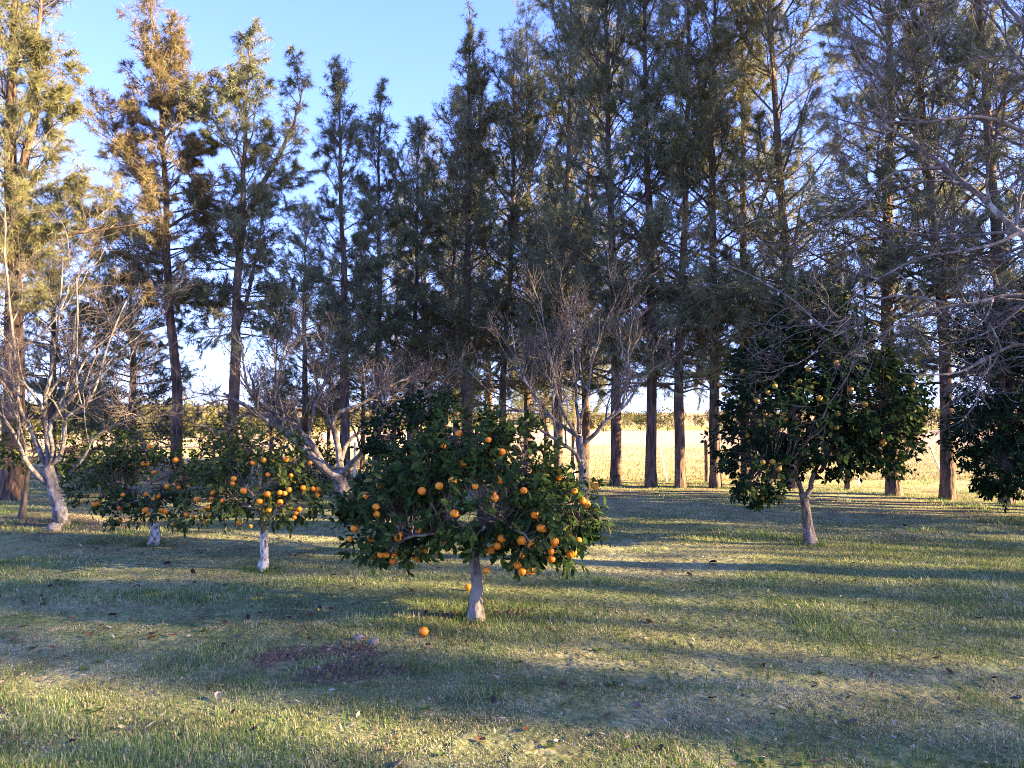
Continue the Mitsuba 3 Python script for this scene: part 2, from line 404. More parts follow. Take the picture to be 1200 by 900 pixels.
# the trees whose outline stands against the sky, each after its own shape
b = foot(17, 16.2)
tree_thing('casuarina_tree', casuarina(11, 14.0, nodes_at([(17, 420), (18, 300), (14, 150), (20, -60), (22, -190)], 16.2, b), 0.235, 3.4, 2.2, 95, 11, 56, GOLD, 0.2, (15, 58), 0.2,
           forks=[(nodes_at([(17, 235), (30, 180), (42, 110), (44, 20), (52, -60)], 16.2, b)[1:], 0.10), (nodes_at([(16, 330), (60, 280), (120, 270), (170, 262)], 16.2, b)[1:], 0.05)], low=0.5), b,
           'tall forked golden-green casuarina at the left edge with a thick trunk', 'tree', CG)
b = foot(207, 19.0)
tree_thing('casuarina_tree', casuarina(12, 12.4, nodes_at([(207, 470), (196, 330), (189, 200), (184, 110), (166, -12)], 19, b), 0.15, 4.6, 1.65, 95, 10, 52, RUST, 0.4, (10, 55), 0.25,
           forks=[(nodes_at([(187, 245), (160, 205), (140, 170), (128, 130)], 19, b)[1:], 0.05), (nodes_at([(186, 175), (196, 120), (200, 60)], 19, b)[1:], 0.05)], low=0.9, profile=0.55), b,
           'slender rust-tinged casuarina with a bare lower trunk, second from the left edge', 'tree', CG)
b = foot(270, 19.2)
tree_thing('casuarina_tree', casuarina(13, 11.3, nodes_at([(272, 470), (273, 330), (276, 270), (278, 180), (286, 38)], 19.2, b), 0.17, 3.9, 1.8, 80, 11, 52, OLIVE, 0.12, (-10, 55), 0.75,
           forks=[(nodes_at([(276, 285), (300, 230), (325, 180), (348, 120), (352, 92)], 19.2, b)[1:], 0.09), (nodes_at([(274, 395), (284, 368), (293, 338), (298, 310), (304, 265), (320, 225)], 19.2, b)[1:], 0.055)], low=0.9, profile=0.6), b,
           'forked casuarina with dark drooping sprays and a limb leaning right', 'tree', CG)
b = foot(405, 21.5)
tree_thing('casuarina_tree', casuarina(14, 12.0, nodes_at([(405, 400), (403, 250), (398, 72)], 21.5, b), 0.15, 3.0, 1.55, 92, 10, 58, OLIVE, 0.12, (5, 60), 0.35), b,
           'dark casuarina with a single pointed top, next right of the forked casuarina', 'tree', CG)
b = foot(442, 23)
tree_thing('casuarina_tree', casuarina(15, 11.8, nodes_at([(443, 400), (441, 250), (436, 98)], 23, b), 0.13, 3.0, 1.45, 85, 10, 58, OLIVE, 0.12, (10, 62), 0.3), b,
           'thin casuarina with the lowest rounded top in the middle of the windbreak', 'tree', CG)
b = foot(548, 23.0)
tree_thing('casuarina_tree', casuarina(16, 14.3, nodes_at([(547, 400), (546, 250), (545, 100), (543, 0)], 23, b), 0.17, 3.0, 2.0, 95, 10, 52, GOLD, 0.2, (15, 66), 0.15, profile=0.85,
           forks=[(nodes_at([(547, 250), (560, 150), (567, 60)], 23, b)[1:], 0.05)]), b,
           'tall pale casuarina whose spire stands highest against the sky left of the middle', 'tree', CG)
b = foot(155, 22)
tree_thing('casuarina_tree', casuarina(17, 7.6, nodes_at([(158, 420), (155, 340), (154, 282)], 22, b), 0.15, 1.2, 1.9, 100, 10, 66, DARK, 0.1, (0, 45), 0.5, low=0.95, profile=0.45), b,
           'short dense dark casuarina behind the left bare tree', 'tree', CG)
b = foot(62, 24)
tree_thing('casuarina_tree', casuarina(18, 8.6, nodes_at([(60, 420), (60, 340), (64, 262)], 24, b), 0.15, 1.6, 1.9, 90, 10, 60, GOLD, 0.3, (0, 50), 0.4, low=0.95, profile=0.5), b,
           'short golden casuarina behind the thick left trunk', 'tree', CG)
b = foot(357, 27)
tree_thing('casuarina_tree', casuarina(19, 9.4, nodes_at([(358, 420), (357, 340), (359, 250)], 27, b), 0.14, 1.6, 1.9, 90, 10, 60, OLIVE, 0.15, (0, 55), 0.3, low=0.9, profile=0.6), b,
           'lower conical casuarina set back behind the forked one, its tip gold', 'tree', CG)

# prototypes of the close-set row; each tree of it is an instance of one of them
PROTO = []
rng = np.random.default_rng(3)
for q in range(6):
    H = 15.5
    pr = casuarina(40 + q, H, None, 0.148, 2.2, 2.45 - 0.12 * (q % 3), 125, 10, 62, [OLIVE, DARK, OLIVE, (0.16, 0.16, 0.08), DARK, OLIVE][q], [0.1, 0.06, 0.16, 0.2, 0.1, 0.05][q], (8, 62), 0.45, low=1.0, profile=0.62)
    sg = {'type': 'shapegroup'}
    for p, (mesh, mat, col) in pr.items():
        sg[p] = mikit.ply(mesh, mat, smooth=col is None, color=col)
    scene[f'casuarina_kind_{q}'] = sg
    PROTO.append(tuple(pr))
    if q < 2:
        v, f = pr['foliage'][0]; c = pr['foliage'][2]; k = meshkit.fbm(v[::3] * [0.75, 0.75, 0.6] + q * 11, 2, 31) > 0.31
        th = {**sg, 'foliage': mikit.ply((v.reshape(-1, 3, 3)[k].reshape(-1, 3), np.arange(3 * k.sum()).reshape(-1, 3)), 'needle', color=c.reshape(-1, 3, 3)[k].reshape(-1, 3))}
        scene[f'thin_casuarina_kind_{q}'] = th


def clone(px, d, q, rot, sc, label, sz=1.0, lean=(0, 0)):
    key = numbered('casuarina_tree')
    kind = 'casuarina_kind'
    if d >= 22.5: kind, q = 'thin_casuarina_kind', q % 2      # the set-back trees are loose and thin
    p = foot(px, d)
    m = T().translate(p.tolist()).rotate([1, 0, 0], lean[0]).rotate([0, 1, 0], lean[1]).rotate([0, 0, 1], rot).scale([sc, sc, sc * sz])
    scene[key] = {'type': 'instance', 'group': {'type': 'ref', 'id': f'{kind}_{q}'}, 'to_world': m}
    tag(key, label, 'tree', CG)
    for p_ in PROTO[q]:
        if p_ in STUFF: tag(f'{key}__{p_}', kind='stuff')
    return key


ROW = [  # pixel of the trunk, depth, kind, turn, size, height factor, label
    (482, 24.0, 0, 40, 0.78, 0.90, 'slim casuarina behind the dark dome of leaves, left of the tall pale spire'),
    (504, 26.5, 3, 190, 0.74, 1.05, 'very thin set-back casuarina left of the tall pale spire'),
    (522, 25.0, 2, 100, 0.80, 1.0, 'casuarina with a straight dark trunk directly left of the tall pale spire'),
    (573, 27.0, 5, 220, 0.78, 1.05, 'set-back casuarina directly right of the tall pale spire'),
    (590, 23.0, 1, 10, 0.84, 1.02, 'casuarina right of the tall pale spire, behind the right side of the fruiting orange tree'),
    (618, 24.5, 3, 300, 0.88, 1.1, 'casuarina behind the upright bare tree, left of its trunk'),
    (655, 22.5, 4, 70, 0.98, 1.1, 'dark tall casuarina at the right shore of the blue sky gap'),
    (686, 23.5, 0, 150, 0.92, 1.1, 'casuarina directly behind the trunk of the upright bare tree'),
    (721, 20.6, 1, 260, 1.0, 1.05, 'first of the open row of trunks right of the upright bare tree'),
    (762, 20.0, 2, 330, 1.0, 1.08, 'second of the open row of trunks, with a leaning fence picket at its right'),
    (797, 19.6, 5, 120, 0.92, 1.1, 'third of the open row of trunks right of the upright bare tree'),
    (837, 19.6, 3, 200, 0.95, 1.1, 'fourth of the open row of trunks, beside the wooden fence post'),
    (874, 20.4, 4, 20, 0.95, 1.1, 'casuarina behind the left half of the big dark citrus'),
    (930, 19.2, 0, 280, 1.05, 1.08, 'casuarina rising behind the peak of the big dark citrus'),
    (1046, 17.4, 2, 80, 1.08, 1.08, 'casuarina with a flared foot behind the right half of the big dark citrus'),
    (1108, 16.6, 1, 170, 0.98, 1.1, 'casuarina between the big dark citrus and the evergreen at the right edge'),
    (1178, 15.6, 5, 240, 0.98, 1.1, 'casuarina whose foot stands under the evergreen at the right edge'),
]
for px, d, q, rot, sc, nm in ((462, 29, 5, 95, 0.70, 'dome of leaves, above its top'), (533, 31, 1, 200, 0.74, 'orange tree, above its highest shoots'), (640, 29, 2, 140, 0.76, 'upright bare tree, at the left of its twigs'), (672, 31, 5, 250, 0.76, 'upright bare tree, in line with its trunk')):
    ROW.append((px, d, q, rot, sc, 1.0, 'farther set-back casuarina behind the ' + nm))
for px, d, q, rot, sc, nm in ((108, 28, 0, 60, 0.5, 'between the two leftmost tall trunks'), (318, 30, 1, 10, 0.46, 'in the gap right of the forked casuarina'), (385, 29, 0, 170, 0.5, 'above the wide bare tree'),
                              (425, 27, 1, 280, 0.55, 'between the wide bare tree and the dark dome of leaves')):
    ROW.append((px, d, q, rot, sc, 1.0, 'low young casuarina set back ' + nm))
for px, d, q, rot, sc, sz, lab in ROW:
    clone(px, d, q, rot, sc, lab, sz)
# the row runs on outside the frame, to the right, where it keeps the low sun off the lawn
rng = np.random.default_rng(5)
ROW_ON = [(11.9, 14.6, 1.0, 1.05), (13.3, 13.6, 0.95, 1.0), (15.0, 12.6, 0.8, 1.0), (16.6, 11.4, 0.6, 1.0), (18.6, 9.9, 0.6, 1.0)]
for c, w_, h_ in ((13.3, 0.7, 8), (12.1, 0.55, 7), (11.0, 0.46, 7), (9.9, 0.46, 7), (8.75, 0.5, 7), (8.3, 0.45, 7), (7.6, 0.5, 7.5), (6.7, 0.55, 8), (6.1, 0.5, 9), (5.5, 0.6, 8), (4.9, 0.5, 4.6),
                  (4.35, 0.4, 2.4), (3.35, 0.45, 7), (2.6, 0.6, 5.5)):
    x = (23.6 - c) / 0.48
    ROW_ON.append((x, 23.6 - 0.74 * x, w_ * 1.08, (0.344 * x + h_) / 15.5))
for n_, (x, y, sc, sz) in enumerate(ROW_ON):
    key = numbered('casuarina_tree'); q = n_ % 2
    scene[key] = {'type': 'instance', 'group': {'type': 'ref', 'id': f'thin_casuarina_kind_{q}'},
                  'to_world': T().translate([x, y, float(gz(x, y))]).rotate([0, 0, 1], float(rng.uniform(0, 360))).scale([sc, sc, sz])}
    tag(key, 'casuarina of the row beyond the right edge of the picture', 'tree', 'casuarinas beyond the right edge')
    for p_ in PROTO[q]:
        if p_ in STUFF: tag(f'{key}__{p_}', kind='stuff')


# a thin young trunk in the row
b = foot(992, 18.6)
tree_thing('sapling_trunk', {'trunk': (trunk_mesh(spline([(0, 0, -0.05), (0.02, 0, 1.5), (-0.03, 0.02, 3.4), (0.05, 0, 5.2)], 20), np.linspace(0.075, 0.02, 20), 10, 0.1, 3, 0.3), 'casuarina_bark', None)}, b,
           'thin dark sapling trunk standing below the big dark citrus at the fence', 'tree')


# ------------------------------------------------------------------ bare trees
def bare_tree(name, base, trunk, limbs, label, mat, seed, m1=6, m2=6, m3=6, up=0.2, r_tw=0.0032, ratio1=(0.35, 0.7), sides=10, extra=0, wander=0.14, flare=0.4):
    """trunk, limbs: (points, radius at the start, at the end). Limbs are parts; their branches and twigs follow by rule."""
    rng = np.random.default_rng(seed)
    key = numbered(name)
    tag(key, label, 'tree')
    pts, r0, r1 = trunk
    tp = spline(pts, 26); tp = tp + np.cumsum(rng.normal(size=tp.shape) * 0.006, axis=0)
    part(key, 'trunk', trunk_mesh(tp - [0, 0, 0.05], np.linspace(r0, r1, 26), 16, 0.13, seed, flare), mat)
    LP, LR = [], []
    for q, a0, a1 in limbs:
        lp = spline(q, 12)
        lp[1:] += np.cumsum(rng.normal(size=(11, 3)) * 0.018 * np.linalg.norm(lp[-1] - lp[0]) / 2, axis=0) * 0.6
        lr = a0 + (a1 - a0) * np.linspace(0, 1, 12) ** 0.8
        part(key, 'limb', trunk_mesh(spline(lp, 24), np.interp(np.linspace(0, 1, 24), np.linspace(0, 1, 12), lr), sides, 0.10, seed + len(LP)), mat)
        LP.append(lp); LR.append(lr)
    LP, LR = np.array(LP), np.array(LR)
    A, AR = children(LP, LR, m1, rng, 0.22, 1.0, (28, 62), ratio1, 8, up, wander, 0.6, 0.3)
    Bp, Br = children(A, AR, m2, rng, 0.15, 1.0, (25, 60), (0.35, 0.7), 6, up * 0.8, wander, 0.62, 0.4)
    Cp, Cr = children(Bp, Br, m3, rng, 0.1, 1.0, (25, 60), (0.4, 0.8), 4, up * 0.6, wander, 0.7, 0.5)
    AR, Br, Cr = np.maximum(AR, r_tw * 1.6), np.maximum(Br, r_tw * 1.1), np.maximum(Cr, r_tw * 0.8)
    part(key, 'branches', tubes(A, AR, 6), 'grey_bark', kind='stuff')
    part(key, 'twigs', cat(tubes(Bp, Br, 3), tubes(Cp, Cr, 3)), 'twig_bark', kind='stuff')
    return key


# left bare tree, leaning foot, four limbs
d = 12.4
b = foot(77, d)
g = lambda *pp, dd=0.0: [at(x, y, d + dd * n_ / max(1, len(pp) - 1)) for n_, (x, y) in enumerate(pp)]
bare_tree('bare_tree', b, ([b, at(69, 585, d), at(61, 562, d), at(57, 545, d)], 0.105, 0.078),
          [(g((63, 570), (40, 555), (25, 525), (10, 495), (-12, 470), (-40, 430), dd=-0.5), 0.045, 0.012),
           (g((60, 556), (45, 535), (33, 500), (25, 465), (22, 400), (17, 330), (14, 250), dd=0.5), 0.045, 0.010),
           (g((58, 548), (55, 520), (50, 480), (58, 430), (70, 370), (78, 300), dd=0.3), 0.049, 0.010),
           (g((58, 545), (64, 520), (60, 500), (70, 480), (92, 460), (97, 400), (100, 330), dd=-0.4), 0.045, 0.010),
           (g((59, 545), (70, 530), (76, 490), (100, 470), (115, 440), (128, 400), (150, 350), dd=-0.6), 0.037, 0.009),
           (g((84, 552), (100, 535), (110, 515), (128, 502), (150, 494), (175, 486), dd=-0.3), 0.023, 0.008),
           (g((50, 480), (30, 450), (0, 430), (-30, 410), dd=-0.8), 0.029, 0.008),
           (g((25, 465), (5, 440), (-10, 400), (-20, 330), dd=0.9), 0.025, 0.008)],
          'bare pale-barked tree with several spreading limbs at the left edge', 'pale_bark', 101, 8, 7, 5, 0.12)
# wide bare tree behind, left of the orange tree
d = 14.6
b = foot(403, d)
bare_tree('bare_tree', b, ([b, at(402, 575, d), at(399, 556, d)], 0.14, 0.12),
          [(g((400, 562), (380, 548), (362, 532), (340, 512), (318, 492), (295, 478), (268, 462), dd=-0.8), 0.115, 0.025),
           (g((378, 545), (352, 508), (330, 487), (300, 470), (285, 440), (280, 400), dd=-0.2), 0.07, 0.012),
           (g((400, 556), (399, 530), (394, 500), (402, 485), (425, 478), (450, 462), (478, 445), dd=0.3), 0.075, 0.014),
           (g((401, 556), (415, 540), (432, 520), (450, 495), (478, 470), (510, 452), dd=-0.9), 0.07, 0.014),
           (g((400, 540), (412, 515), (432, 498), (450, 480), (456, 440), dd=0.8), 0.045, 0.010),
           (g((330, 498), (322, 470), (330, 430), (345, 385), dd=0.4), 0.04, 0.009),
           (g((360, 520), (372, 480), (385, 440), (392, 395), dd=0.7), 0.04, 0.009),
           (g((300, 478), (280, 490), (258, 505), (240, 498), (215, 490), dd=-0.7), 0.035, 0.008)],
          'wide bare tree with a long limb slanting left behind the citrus', 'grey_bark', 102, 9, 7, 6, 0.28, ratio1=(0.3, 0.62))
# upright bare tree behind the orange tree
d = 12.4
b = foot(684, d)
bare_tree('bare_tree', b, ([b, at(684, 570, d), at(681, 530, d), at(678, 505, d)], 0.10, 0.062),
          [(g((680, 548), (672, 530), (655, 518), (640, 508), (622, 496), (600, 499), dd=-0.5), 0.036, 0.014),
           (g((682, 522), (695, 510), (708, 494), (728, 478), (745, 455), (765, 430), dd=-0.3), 0.040, 0.010),
           (g((678, 506), (676, 470), (672, 430), (665, 380), (655, 330), dd=0.2), 0.032, 0.008),
           (g((678, 512), (662, 500), (640, 480), (622, 455), (606, 420), (598, 375), dd=0.5), 0.036, 0.008),
           (g((679, 508), (688, 470), (695, 430), (708, 385), (722, 345), dd=0.6), 0.032, 0.008),
           (g((676, 510), (660, 480), (650, 440), (640, 390), (632, 350), dd=-0.5), 0.032, 0.008),
           (g((655, 518), (648, 490), (650, 450), (642, 410), dd=-0.4), 0.022, 0.008),
           (g((728, 478), (736, 440), (738, 400), (742, 370), dd=0.3), 0.022, 0.007)],
          'upright bare tree with brush-like twigs behind the right side of the orange tree', 'grey_bark', 103, 7, 6, 5, 0.35, ratio1=(0.35, 0.7))
# big bare tree reaching in from beyond the right edge
d = 7.6
b = foot(1360, d + 0.4)
g = lambda *pp, dd=0.0: [at(x, y, d + dd * n_ / max(1, len(pp) - 1)) for n_, (x, y) in enumerate(pp)]
bare_tree('bare_tree', b, ([b, at(1355, 560, d), at(1340, 450, d), at(1330, 330, d)], 0.20, 0.15),
          [(g((1335, 360), (1260, 300), (1193, 273), (1157, 237), (1127, 215), (1103, 197), (1080, 172), (1040, 150), (1000, 120), dd=0.9), 0.058, 0.008),
           (g((1332, 345), (1250, 200), (1200, 162), (1155, 144), (1115, 135), (1080, 135), (1051, 141), (969, 138), dd=-0.5), 0.048, 0.006),
           (g((1340, 430), (1270, 350), (1200, 338), (1153, 347), (1107, 355), (1050, 380), (985, 420), dd=0.3), 0.041, 0.006),
           (g((1345, 470), (1280, 415), (1200, 403), (1150, 423), (1107, 441), (1060, 435), dd=-0.4), 0.034, 0.006),
           (g((1330, 335), (1260, 160), (1200, 95), (1169, 49), (1142, 24), (1110, 5), dd=0.4), 0.041, 0.008),
           (g((1330, 335), (1270, 120), (1190, 20), (1150, -30), (1090, -70), dd=1.2), 0.048, 0.01),
           (g((1107, 355), (1040, 345), (980, 387), (913, 340), (867, 315), (823, 300), dd=0.5), 0.015, 0.005),
           (g((1103, 197), (1060, 200), (1010, 240), (960, 280), (930, 330), dd=0.4), 0.017, 0.005),
           (g((1155, 144), (1100, 90), (1076, 4), (1049, 38), (1031, 67), dd=-0.4), 0.014, 0.005),
           (g((1040, 150), (1005, 60), (985, 20), (968, -20), dd=0.4), 0.014, 0.005),
           (g((1193, 273), (1150, 290), (1090, 300), (1030, 330), (975, 380), dd=-0.5), 0.019, 0.005),
           (g((1338, 400), (1420, 300), (1500, 180), (1560, 60), dd=0.4), 0.054, 0.01),
           (g((1332, 340), (1350, 200), (1370, 60), (1380, -120), dd=-0.6), 0.061, 0.01),
           (g((1332, 350), (1400, 250), (1420, 100), (1440, -50), dd=2.0), 0.054, 0.01)],
          'big grey bare tree whose branches reach in from the right edge', 'grey_bark', 104, 10, 7, 5, 0.10, r_tw=0.0022, ratio1=(0.25, 0.55), wander=0.2)


# ------------------------------------------------------------------ leafy trees: citrus and the evergreen
def leaf_template(wide=0.5, fold=0.22, curl=0.18):
    s = np.array([0, 0.22, 0.5, 0.78, 1.0]); hw = np.array([0.0, 0.40, 0.5, 0.34, 0.0]) * wide
    zz = -curl * s ** 2
    mid = np.stack([s, s * 0, zz], -1)
    lft = np.stack([s[1:4], hw[1:4], zz[1:4] + fold * hw[1:4]], -1); rgt = lft * [1, -1, 1]
    v = np.vstack([mid, lft, rgt])
    f = []
    for o, sg in ((5, 1), (8, -1)):
        t = [(0, 1, o), (1, o + 1, o), (1, 2, o + 1), (2, o + 2, o + 1), (2, 3, o + 2), (3, 4, o + 2)]
        f += [x if sg > 0 else x[::-1] for x in t]
    return v, np.array(f)


def inside(p, blobs):
    """Depth value of points in the union of ellipsoids: below 1 is inside; also the index of the ellipsoid."""
    q = np.stack([np.linalg.norm((p - c) / r, axis=-1) for c, r in blobs], -1)
    return q.min(-1), q.argmin(-1)


def leafy(name, base, label, d, blobs_px, trunk, limbs_px, n_shoots, leaf, seed, mat_trunk, colors, leaves_per=8, fruits=(), fruit_mats=('orange_peel',), fruit_r=0.037, named=0,
          shell=0.55, leafmat='citrus_leaf', shoot=0.14, low_z=0.2, wide=0.5, group=None, pale=0.04, fruit_word='orange', rnd_fruit=0, gap=0.40, hide=0.36):
    rng = np.random.default_rng(seed)
    key = numbered(name); tag(key, label, 'tree', group)
    blobs = []
    for cx, cy, rx, ry, dd, rz in blobs_px:
        c = at(cx, cy, d + dd); s = (d + dd) / 900
        blobs.append((c, np.array([rx * s, rz, ry * s]) * 0.94))
    centre = np.mean([c for c, r in blobs], axis=0)
    tp = spline(trunk[0], 22)
    part(key, 'trunk', trunk_mesh(tp - [0, 0, 0.04], np.interp(np.linspace(0, 1, 22), np.linspace(0, 1, len(trunk[1])), trunk[1]), 16, 0.16, seed, 0.55), mat_trunk)
    sk = [tp[-3:]]
    skr = [np.full(3, trunk[1][-1])]
    for q, a0, a1 in limbs_px:
        lp = spline(q, 14); lp[1:] += np.cumsum(rng.normal(size=(13, 3)) * 0.01, axis=0)
        lr = np.linspace(a0, a1, 14)
        part(key, 'limb', trunk_mesh(lp, lr, 9, 0.1, seed + len(sk)), mat_trunk)
        sk.append(lp); skr.append(lr)
    # shoots fill the crown, denser towards its skin
    vol = np.array([np.prod(r) for c, r in blobs]) ** 0.75; vol /= vol.sum()
    pts = []
    nn = 0
    while nn < n_shoots:
        k = rng.choice(len(blobs), 4000, p=vol)
        c, r = np.array([blobs[i][0] for i in k]), np.array([blobs[i][1] for i in k])
        rad = rng.uniform(shell ** 3, 1, 4000) ** (1 / 3)
        p = c + unit(rng.normal(size=(4000, 3))) * r * rad[:, None]
        ins, _ = inside(p, blobs)
        keep = (ins > shell - 0.1) & (p[:, 2] > low_z) & (meshkit.fbm(p * 3.6, 2, seed) > gap)
        pts.append(p[keep]); nn += keep.sum()
    pts = np.vstack(pts)[:n_shoots]
    _, bi = inside(pts, blobs)
    bc = np.array([blobs[i][0] for i in bi]); brd = np.array([blobs[i][1] for i in bi])
    out = unit(unit((pts - bc) / brd ** 2) * 0.6 + unit(pts - centre) * 0.6)
    sd = unit(out + Z * 0.35 + rng.normal(size=out.shape) * 0.35)
    # branchlets from the nearest point of the skeleton
    SK, SR = np.vstack(sk), np.concatenate(skr)
    from scipy.spatial import cKDTree
    near = cKDTree(SK).query(pts - sd * 0.1)[1]
    a0 = SK[near]; shoot = shoot * rng.choice([0.8, 0.9, 1.0, 1.2, 1.5], n_shoots)[:, None]; e = pts + sd * shoot * 0.9
    midp = (a0 * 0.5 + pts * 0.5) + Z * 0.03 * np.linalg.norm(pts - a0, axis=1, keepdims=True) + rng.normal(size=pts.shape) * 0.03
    BP = np.stack([a0, a0 * 0.5 + midp * 0.5 + rng.normal(size=pts.shape) * 0.012, midp, midp * 0.45 + pts * 0.55, pts, e], 1)
    BR = np.minimum(np.minimum(SR[near] * 0.6, 0.010), 0.004 + 0.006 * np.linalg.norm(pts - a0, axis=1))[:, None] * np.array([1, 0.85, 0.7, 0.5, 0.35, 0.15])[None]
    part(key, 'branches', tubes(BP[:, [0, 2, 4, 5]], np.maximum(BR[:, [0, 2, 4, 5]], 0.0014), 4 if named else 3), 'dark_twig', kind='stuff')
    # leaves
    n = n_shoots * leaves_per
    r = np.repeat(np.arange(n_shoots), leaves_per); kk = np.tile(np.arange(leaves_per), n_shoots)
    s = (kk + rng.uniform(0, 0.7, n)) / leaves_per
    pos = pts[r] + sd[r] * (s[:, None] * shoot[r])
    side = unit(np.cross(sd, rng.normal(size=sd.shape))); side2 = np.cross(sd, side)
    az = kk * 2.4 + rng.uniform(-0.5, 0.5, n)
    an = np.radians(rng.uniform(35, 80, n) * (1.05 - 0.45 * s))
    ax = unit(sd[r] * np.cos(an)[:, None] + (side[r] * np.cos(az)[:, None] + side2[r] * np.sin(az)[:, None]) * np.sin(an)[:, None] - Z * rng.uniform(0.05, 0.5, n)[:, None])
    nrm = out[r] * 0.55 + Z * 0.75 + rng.normal(size=(n, 3)) * 0.4
    nrm = unit(nrm - ax * (nrm * ax).sum(1, keepdims=True)); bt = np.cross(nrm, ax)
    size = rng.uniform(leaf[0] * 0.75, leaf[1] * 1.08, n) * (1.05 - 0.3 * s)
    base_c = np.array(colors)[rng.integers(0, len(colors), n_shoots)][r]
    base_c = np.where((rng.uniform(size=n_shoots) < 0.08)[r][:, None], base_c * [2.0, 1.8, 1.3], base_c)      # young shoots
    col = base_c * rng.uniform(0.65, 1.3, n)[:, None]
    yel = (rng.uniform(size=n) < pale)[:, None]
    col = np.where(yel, np.array([0.20, 0.19, 0.045]) * rng.uniform(0.6, 1.1, n)[:, None], col)
    # fruit at the crown's skin
    FP = []
    for fx, fy in fruits:
        ray = unit(at(fx, fy, d) - EYE)
        ts = np.linspace((d - 2.2) / ray[1], (d + 1.5) / ray[1], 300)
        ins, _ = inside(EYE + ray * ts[:, None], blobs)
        hit = np.nonzero(ins < 0.97)[0]
        t = ts[hit[0]] + 0.02 if len(hit) else ts[np.argmin(ins)]
        FP.append(EYE + ray * t)
    for _ in range(rnd_fruit):
        k = rng.integers(len(pts)); FP.append(pts[k] + out[k] * 0.05 - Z * 0.04)
    keep = np.ones(n, bool)
    for fp in FP:
        v = pos + ax * size[:, None] * 0.5 - fp
        t = v @ unit(EYE - fp); perp = np.linalg.norm(v - t[:, None] * unit(EYE - fp), axis=1)
        keep &= ~((perp < 0.055) & (t > -0.01) & (t < 0.30) & (rng.uniform(size=n) < hide)) & (np.linalg.norm(pos - fp, axis=1) > 0.035)
    tv, tf = leaf_template(wide)
    if d > 8.9:                               # farther trees: the same leaf in four triangles
        tv, tf = tv[[0, 2, 4, 6, 9]] * [1, 1.15, 1], np.array([[0, 1, 3], [1, 2, 3], [0, 4, 1], [1, 4, 2]])
    fr = np.stack([ax, bt, nrm], -1)
    who = np.zeros(n, bool)
    if named:
        c = pos + ax * size[:, None] * 0.5 - EYE
        z = c @ FW; ix = np.round((c[:, 0] / z) * 900 / 7).astype(int); iy = np.round((c @ UP / z) * 900 / 7).astype(int)
        order = np.argsort(z); seen = set()
        face = np.abs((nrm * unit(c)).sum(1))
        for q in order:
            if keep[q] and face[q] > 0.35 and (ix[q], iy[q]) not in seen:
                seen.add((ix[q], iy[q])); who[q] = True
                if len(seen) >= named: break
        lv = {}
        pick = rng.integers(0, 5, n)
        pal = [np.array(colors)[i % len(colors)] * f for i, f in enumerate((1.0, 0.8, 1.2, 1.0, 0.9))]
        for q in np.nonzero(who)[0]:
            if pick[q] not in lv:
                lv[pick[q]] = mikit.ply((tv, tf), leafmat, smooth=True, color=np.tile(pal[pick[q]], (len(tv), 1)))
            M = np.eye(4); M[:3, :3] = fr[q] * size[q]; M[:3, 3] = pos[q]
            scene[numbered(key + '__leaf')] = {**lv[pick[q]], 'to_world': T(M)}
    m = keep & ~who
    V = np.einsum('nij,kj->nki', fr[m] * size[m][:, None, None], tv) + pos[m][:, None]
    F = (tf[None] + (np.arange(m.sum()) * len(tv))[:, None, None]).reshape(-1, 3)
    part(key, 'foliage', (V.reshape(-1, 3), F), leafmat, True, np.repeat(col[m], len(tv), axis=0), kind='stuff')
    if FP:
        base_f = trimesh.creation.icosphere(2, 1.0); fv = np.array(base_f.vertices)
        fv = fv * [1, 1, 0.94]; top = np.exp(-((fv[:, 0] ** 2 + fv[:, 1] ** 2) / 0.05)); fv[:, 2] -= 0.07 * top * (fv[:, 2] > 0)
        balls = {mm: mikit.ply((fv, base_f.faces), mm, smooth=True) for mm in set(fruit_mats)}
        ang = np.arange(10) * np.pi / 5; rr = np.where(np.arange(10) % 2, 0.10, 0.2)
        cv = np.vstack([[0, 0, 0.95]] + [[a * math.cos(t), a * math.sin(t), 0.93 - a * 0.3] for a, t in zip(rr, ang)] + [[0, 0, 0.80]])
        cf = np.vstack([[0, 1 + i, 1 + (i + 1) % 10] for i in range(10)] + [[11, 1 + (i + 1) % 10, 1 + i] for i in range(10)])
        cal = mikit.ply((cv, cf), 'calyx', smooth=False)
        for fp in FP:
            s = fruit_r * rng.uniform(0.74, 1.16)
            M = T().translate(fp.tolist()).rotate([float(q) for q in unit(rng.normal(size=3))], float(rng.uniform(-40, 40))).scale(float(s))
            fk = numbered(key + '__' + fruit_word)
            scene[fk] = {**balls[fruit_mats[rng.integers(len(fruit_mats))]], 'to_world': M}
            scene[fk + '__calyx'] = {**cal, 'to_world': M}
    return key


def crop(pts, x0, y0, s): return [(x0 + a * s, y0 + b * s) for a, b in pts]


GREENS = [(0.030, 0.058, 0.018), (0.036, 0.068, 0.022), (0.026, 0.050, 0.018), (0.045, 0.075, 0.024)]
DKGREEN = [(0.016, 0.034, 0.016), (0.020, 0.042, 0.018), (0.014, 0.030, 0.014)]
MID = [(0.045, 0.075, 0.025), (0.055, 0.085, 0.03), (0.038, 0.064, 0.024)]

